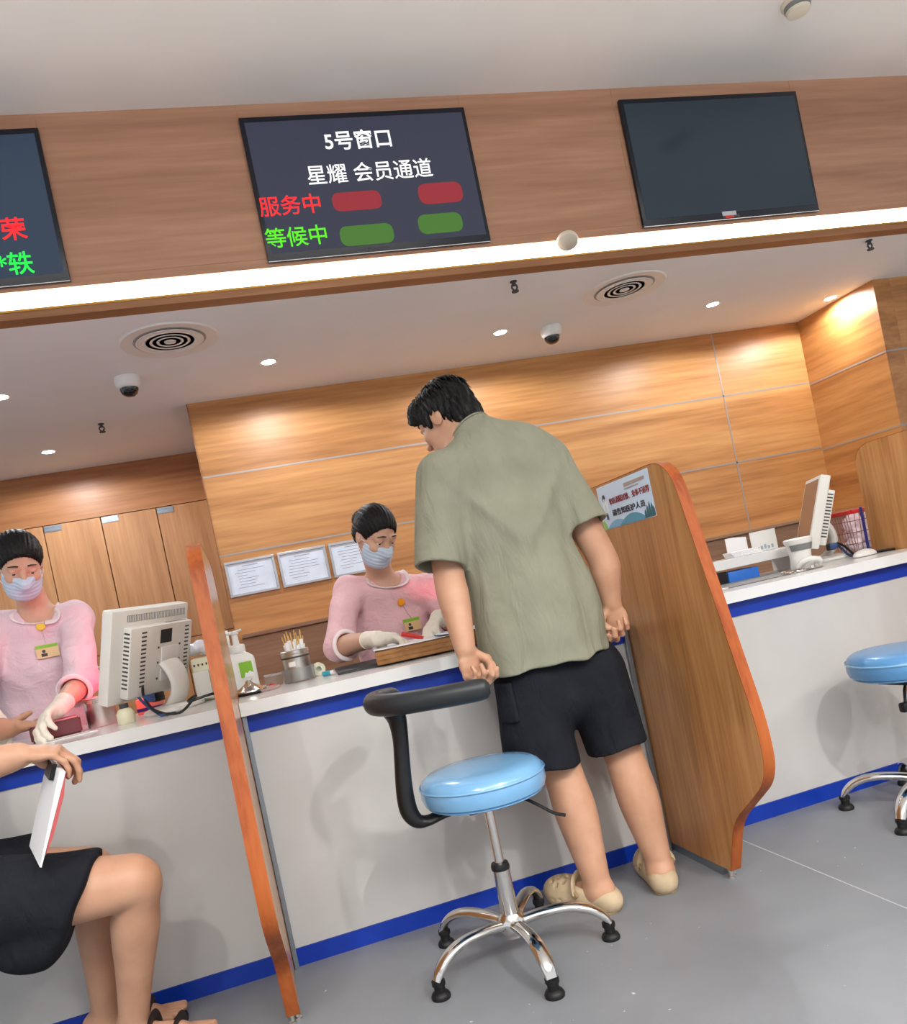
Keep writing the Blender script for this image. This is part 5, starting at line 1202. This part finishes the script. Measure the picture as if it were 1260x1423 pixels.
# seated nurse in the middle
C = at(521, 743, 3.16); nk = at(530, 803, 3.30)
sh = (at(484, 822, 3.29), at(596, 818, 3.29)); el_ = (at(470, 899, 3.08), at(634, 866, 3.20)); wr = (at(519, 888, 2.85), at(610, 858, 2.95))
tor = [(at(536, 835, 3.33), .150, .098), (at(545, 880, 3.34), .158, .112), (at(556, 950, 3.37), .150, .118), (at(562, 1010, 3.42), .165, .14)]
hp = tor[-1][0]
legs = [[hp + V3(s * .09, 0, -.02), hp + V3(s * .12, -.20, -.04), V3(hp[0] + s * .12, hp[1] - .14, .08), V3(hp[0] + s * .12, hp[1] - .22, .045), V3(hp[0] + s * .12, hp[1] - .28, .042)] for s in (-1, 1)]
n2, Sn, Pn = nurse('seated nurse in a pink uniform, mask and gloves behind the counter in the middle', (hp[0], hp[1], 0), C, (.28, -.72, -.62), .06, nk, sh, el_, wr,
      ((.88, -.10, -.14), (-.6, -.62, -.30)), ((.10, -.35, -.9), (.0, -.35, -.9)), ((.45, .55, .6, .65), (.4, .45, .5, .55)), tor, legs, M['pink'], M['orange'], True, 'bun', cuff=(.28, .45), badge_px=((557, 837), (571, 868)))
tp = at(568, 884, 2.80); bm = NB(); tube(bm, [tp + V3(-.02, .015, .012), tp + V3(.028, -.012, -.008)], .0085, 12); mk = obj('marker_pen', bm, M['red']); tag(mk, 'short red pen held in the seated nurse\'s gloved hand', 'pen')
bm = NB(); tube(bm, [tp + V3(.0282, -.0122, -.008), tp + V3(.045, -.021, -.015)], [.0086, .005], 12); obj('pen_cap', bm, M['red'], mk)
# standing nurse at the left
C = at(27, 783, 3.20); nk = at(52, 850, 3.32)
sh = (at(-8, 874, 3.33), at(104, 860, 3.31)); el_ = (at(-40, 975, 3.16), at(115, 947, 3.12)); wr = (at(-14, 992, 2.92), at(84, 982, 2.86))
tor = [(at(50, 890, 3.36), .150, .100), (at(56, 930, 3.36), .160, .118), (at(66, 1000, 3.37), .150, .115), (at(86, 1060, 3.38), .17, .125), (at(110, 1130, 3.39), .175, .12)]
hp = tor[-1][0]
legs = [[V3(hp[0] + s * .08, hp[1], .78), V3(hp[0] + s * .09, hp[1] - .01, .45), V3(hp[0] + s * .09, hp[1] + .02, .08), V3(hp[0] + s * .095, hp[1] - .06, .045), V3(hp[0] + s * .10, hp[1] - .14, .042)] for s in (-1, 1)]
n1, S1, P1 = nurse('nurse in a pale pink uniform standing behind the counter at the left edge', (hp[0], hp[1], 0), C, (.22, -.74, -.60), .05, nk, sh, el_, wr,
      ((.50, -.62, -.30), (-.48, -.70, -.26)), ((-.2, -.6, -.75), (.1, -.58, -.80)), ((.4, .5, .55, .6), (.45, .5, .55, .6)), tor, legs, M['lilac'], M['yellow'], False, 'bun', cuff=(.5, .42), thumb=('pinch', 'open'), badge_px=((58, 872), (66, 907)))
# ---- the seated person at the left edge
sp = thing('person', 'seated person in black shorts and sandals holding papers, cut off by the left edge', 'person', (-.85, 2.27, 0))
kn, an = at(189, 1224, 2.20), at(186, 1418, 2.36); kf, af = at(128, 1212, 2.42), at(150, 1418, 2.50)
hn, hf = V3(-.84, 2.17, .555), V3(-.86, 2.36, .555)
S = Solid(.0042)
S.chain([hn, (hn + kn) / 2, kn - (kn - hn) * .12, kn, kn + (an - kn) * .14, kn + (an - kn) * .32, kn + (an - kn) * .65, an], [.095, .086, .070, .060, .056, .059, .046, .037])
S.chain([hf, (hf + kf) / 2, kf - (kf - hf) * .12, kf, kf + (af - kf) * .14, kf + (af - kf) * .32, kf + (af - kf) * .65, af], [.095, .086, .070, .060, .056, .058, .046, .037])
for a, d in ((an, nrm(V3(.86, -.30, 0))), (af, nrm(V3(.95, -.1, 0)))):
    g = a * V3(1, 1, 0); sd = np.cross(d, Z_)
    S.cone(a, g - d * .03 + Z_ * .05, .036, .033, .02).cone(g - d * .03 + Z_ * .05, g + d * .12 + Z_ * .042, .033, .026, .03).ecyl(g + d * .08 + Z_ * .04, g + d * .15 + Z_ * .034, (.036, .02), (.042, .015), sd, .02)
    for i, (o, L, r) in enumerate(((.03, .20, .0125), (.012, .205, .009), (-.004, .20, .0085), (-.019, .192, .008), (-.033, .18, .0075))):
        q = o * (1 if d[1] < -.2 else 1); S.cone(g + d * .15 + sd * -q + Z_ * .034, g + d * L + sd * -q * 1.08 + Z_ * .030, r, r, .005)
S.ecyl(V3(-.87, 2.265, .58), V3(-.90, 2.265, .75), (.12, .16), (.11, .15), X_, .05).ecyl(V3(-.90, 2.265, .75), V3(-.89, 2.265, 1.0), (.11, .15), (.12, .17), X_, .05)
nk = V3(-.87, 2.265, 1.13); Cs = V3(-.84, 2.265, 1.25); axs = head_axes((.9, .3, -.3)); Psn = head(S, Cs, axs, nk)
el_ = at(-95, 1085, 2.12); wr = at(26, 1050, 2.10); shn = V3(-.89, 2.09, 1.04)
S.cone(nk - Z_ * .04, shn, .055, .052, .04).chain([shn, (shn + el_) / 2, el_, el_ + (wr - el_) * .3, el_ + (wr - el_) * .7, wr], [.050, .047, .042, .044, .037, .030])
hand(S, wr, (.93, .05, -.12), (-.10, .15, -.98), 1, .98, (.80, .74, .6, .6), thumb='pinch')
shf, elf, wrf = V3(-.89, 2.44, 1.04), at(-60, 1030, 2.62) + Z_ * .02, at(14, 1012, 2.83)
S.cone(nk - Z_ * .04, shf, .055, .052, .04).chain([shf, (shf + elf) / 2, elf, elf + (wrf - elf) * .4, wrf], [.050, .047, .042, .042, .030])
hand(S, wrf, (.72, .62, -.10), (.1, 0, 1), -1, .95, (.3, .3, .35, .4))
b = S.mesh('body', M['skin'], sp, 1); join_eyes(b, Psn, axs)
S = Solid(.005); f, r, u = axs
S.ell(Psn(-.016, 0, .038), (.084, .102, .090), (r, f, u), .01).ell(Psn(.11, 0, -.035), (.1, .085, .1), (r, f, u), .012, True).cut(Psn(-.05, 0, -.05), -u); S.mesh('hair', M['hair'], sp, 1)
S = Solid(.005)
S.ecyl(V3(-.90, 2.265, .60), V3(-.91, 2.265, .78), (.145, .185), (.135, .175), X_, .05, flat=(1, 0)).ecyl(V3(-.91, 2.265, .78), V3(-.89, 2.265, 1.04), (.135, .175), (.13, .18), X_, .05)
for s_, e_ in ((shn, el_), (shf, elf)): S.cone(nk - Z_ * .05, s_, .07, .068, .04).cone(s_, s_ + (e_ - s_) * .6, .068, .066, .03, flat=(0, 1)).cone(s_ + (e_ - s_) * .56, s_ + (e_ - s_) * .7, .054, .056, .003, True)
S.cone(nk + Z_ * .01, Cs, .062, .07, .01, True); S.disp = folds(28, .005, (.4, 1, .3), 31); S.mesh('t_shirt', M['tee'], sp, 2)
S = Solid(.005); hmn, hmf = at(150, 1238, 2.19), at(62, 1212, 2.40)
S.ecyl(V3(-.88, 2.265, .55), V3(-.90, 2.265, .70), (.14, .19), (.135, .18), X_, .04)
for h, m_, ra in ((hn, hmn, .100), (hf, hmf, .10)):
    d = nrm(m_ - h); S.ecyl(h - Z_ * .002, m_ + Z_ * .006, (.112, ra + .016), (.104, ra + .004), V3(0, 1, 0), .04, flat=(0, 1), rw=.12)
S.ell(hmn + V3(-.17, .0, -.07), (.12, .09, .075), k=.03)
q_ = at(136, 1186, 2.13); S.chop(q_, (.80, -.05, -.50), (q_[0] - .25, 1.9, .2), (q_[0] + .3, 2.285, .9), .022)
S.disp = folds(30, .005, (.6, .4, .6), 12); S.mesh('shorts', M['shorts'], sp, 2)
for a, d in ((an, nrm(V3(.86, -.30, 0))), (af, nrm(V3(.95, -.1, 0)))):
    g = a * V3(1, 1, 0); sd = np.cross(d, Z_); P = lambda a_, b_, c_: g + d * a_ + sd * b_ + Z_ * c_
    bm = NB(); pr = rounded([tuple(P(x, y, 0)[:2]) for x, y in ((-.07, -.03), (.0, -.04), (.1, -.045), (.18, -.05), (.215, -.02), (.215, .03), (.17, .045), (.08, .04), (-.02, .038), (-.07, .03))], .025, 3); prism(bm, pr, 'z', .0006, .018, .004); so = obj('sandal', bm, M['leather'], sp)
    for x, h_, w_ in ((.045, .082, .042), (.115, .064, .046)):
        bm = NB(); tube(bm, [P(x + .01 * math.sin(t), w_ * math.cos(t), .016 + h_ * math.sin(t) * .95) for t in [math.pi * i / 20 for i in range(21)]], [(.016, .003)] * 21, 8, up=d); obj('sandal_strap', bm, M['leather'], so)
# the papers in the hand
pt_ = at(80, 1062, 2.13); pb_ = at(49, 1190, 2.13); d = nrm(pb_ - pt_); L = np.linalg.norm(pb_ - pt_); n_ = nrm(np.cross(d, V3(-.42, 1, 0))); e_ = np.cross(n_, d)
t = thing('folded_papers', 'folded sheaf of white papers with a red back held by the seated person', 'papers', pb_)
F = frame_mtx((pt_ + pb_) / 2, n_, e_, d)
bm = NB(); prism(bm, [(-.010, -L / 2), (.004, -L / 2), (.002, L / 2), (-.002, L / 2)], 'y', -.085, .085, mtx=F @ Matrix.Identity(4)); obj('white_sheets', bm, M['paper'], t, 0)
bm = NB(); prism(bm, [(.0045, -L / 2), (.013, -L * .25), (.011, L * .18), (.0045, L * .38), (.0035, L * .2)], 'y', -.084, .084, mtx=F); obj('red_cover', bm, M['redpaper'], t, 0)
bm = NB(); prism(bm, [(-.020, -L / 2 - .008), (-.0105, -L / 2 - .008), (-.0105, -L / 2 + .03), (-.020, -L / 2 + .03)], 'y', -.05, .03, .002, mtx=F); obj('black_clip', bm, M['black'], t, 0)
# ------------------------------------------------------------------ camera, light
cam = bpy.data.cameras.new('camera'); co = bpy.data.objects.new('camera', cam); COL.objects.link(co); SC.camera = co
co.matrix_world = frame_mtx(CAM, CR, CU, -CF)
cam.sensor_fit = 'HORIZONTAL'; cam.sensor_width = 36; cam.lens = 36 * FPX / 1260; cam.shift_y = (PY - 711.5) / 1260; cam.clip_start = .02
w = bpy.data.worlds.new('world'); SC.world = w; w.use_nodes = True
w.node_tree.nodes['Background'].inputs['Color'].default_value = (.92, .95, 1, 1); w.node_tree.nodes['Background'].inputs['Strength'].default_value = .92
def hall(x, y, p, r=.05, size=150, col=(1, .96, .91)):
    l = bpy.data.lights.new('hall_lamp', 'SPOT'); l.energy = p; l.shadow_soft_size = r; l.color = col; l.spot_size = math.radians(size); l.spot_blend = .6
    o = bpy.data.objects.new('hall_lamp', l); COL.objects.link(o); o.location = (x, y, ZT - .03)
for x, y, p in ((1.6, -.6, 190), (1.75, -2.4, 180), (-.9, -.6, 130), (-.8, -2.4, 130), (4.0, -.6, 150)): hall(x, y, p)
def hall_panel(x, y, p, s):
    l = bpy.data.lights.new('hall_panel', 'AREA'); l.energy = p; l.shape = 'RECTANGLE'; l.size = s; l.size_y = .6; l.color = (1, .97, .93)
    o = bpy.data.objects.new('hall_panel', l); COL.objects.link(o); o.location = (x, y, ZT - .02)
hall_panel(.8, -1.2, 60, 4)
l = bpy.data.lights.new('ceiling_fill', 'AREA'); l.energy = 255; l.shape = 'RECTANGLE'; l.size = 5; l.size_y = .5; l.color = (1, .97, .94)  # added fill without a fixture, aimed up to brighten the hall ceiling
o = bpy.data.objects.new('ceiling_fill', l); COL.objects.link(o); o.location = (.8, -1.2, 2.0); o.rotation_euler = (math.pi, 0, 0)
def red(px, py, Y, tgt, p):  # added red spot without a fixture, reddens the seated nurse's shoulder
    l = bpy.data.lights.new('red_glow_spot', 'SPOT'); l.energy = p; l.color = (1, .08, .16); l.spot_size = math.radians(48); l.spot_blend = .9; l.shadow_soft_size = .03
    o = bpy.data.objects.new('red_glow_spot', l); COL.objects.link(o); a = at(px, py, Y); b = V3(tgt)
    o.location = Vector(a.tolist()); o.rotation_euler = Vector((b - a).tolist()).to_track_quat('-Z', 'Y').to_euler()
red(652, 868, 2.90, at(598, 830, 3.25), 5)
vs = SC.view_settings; vs.view_transform = 'Standard'; vs.look = 'None'; vs.gamma = 1; vs.use_curve_mapping = False; vs.exposure = 0
SC.cycles.max_bounces = 8; SC.cycles.use_denoising = True
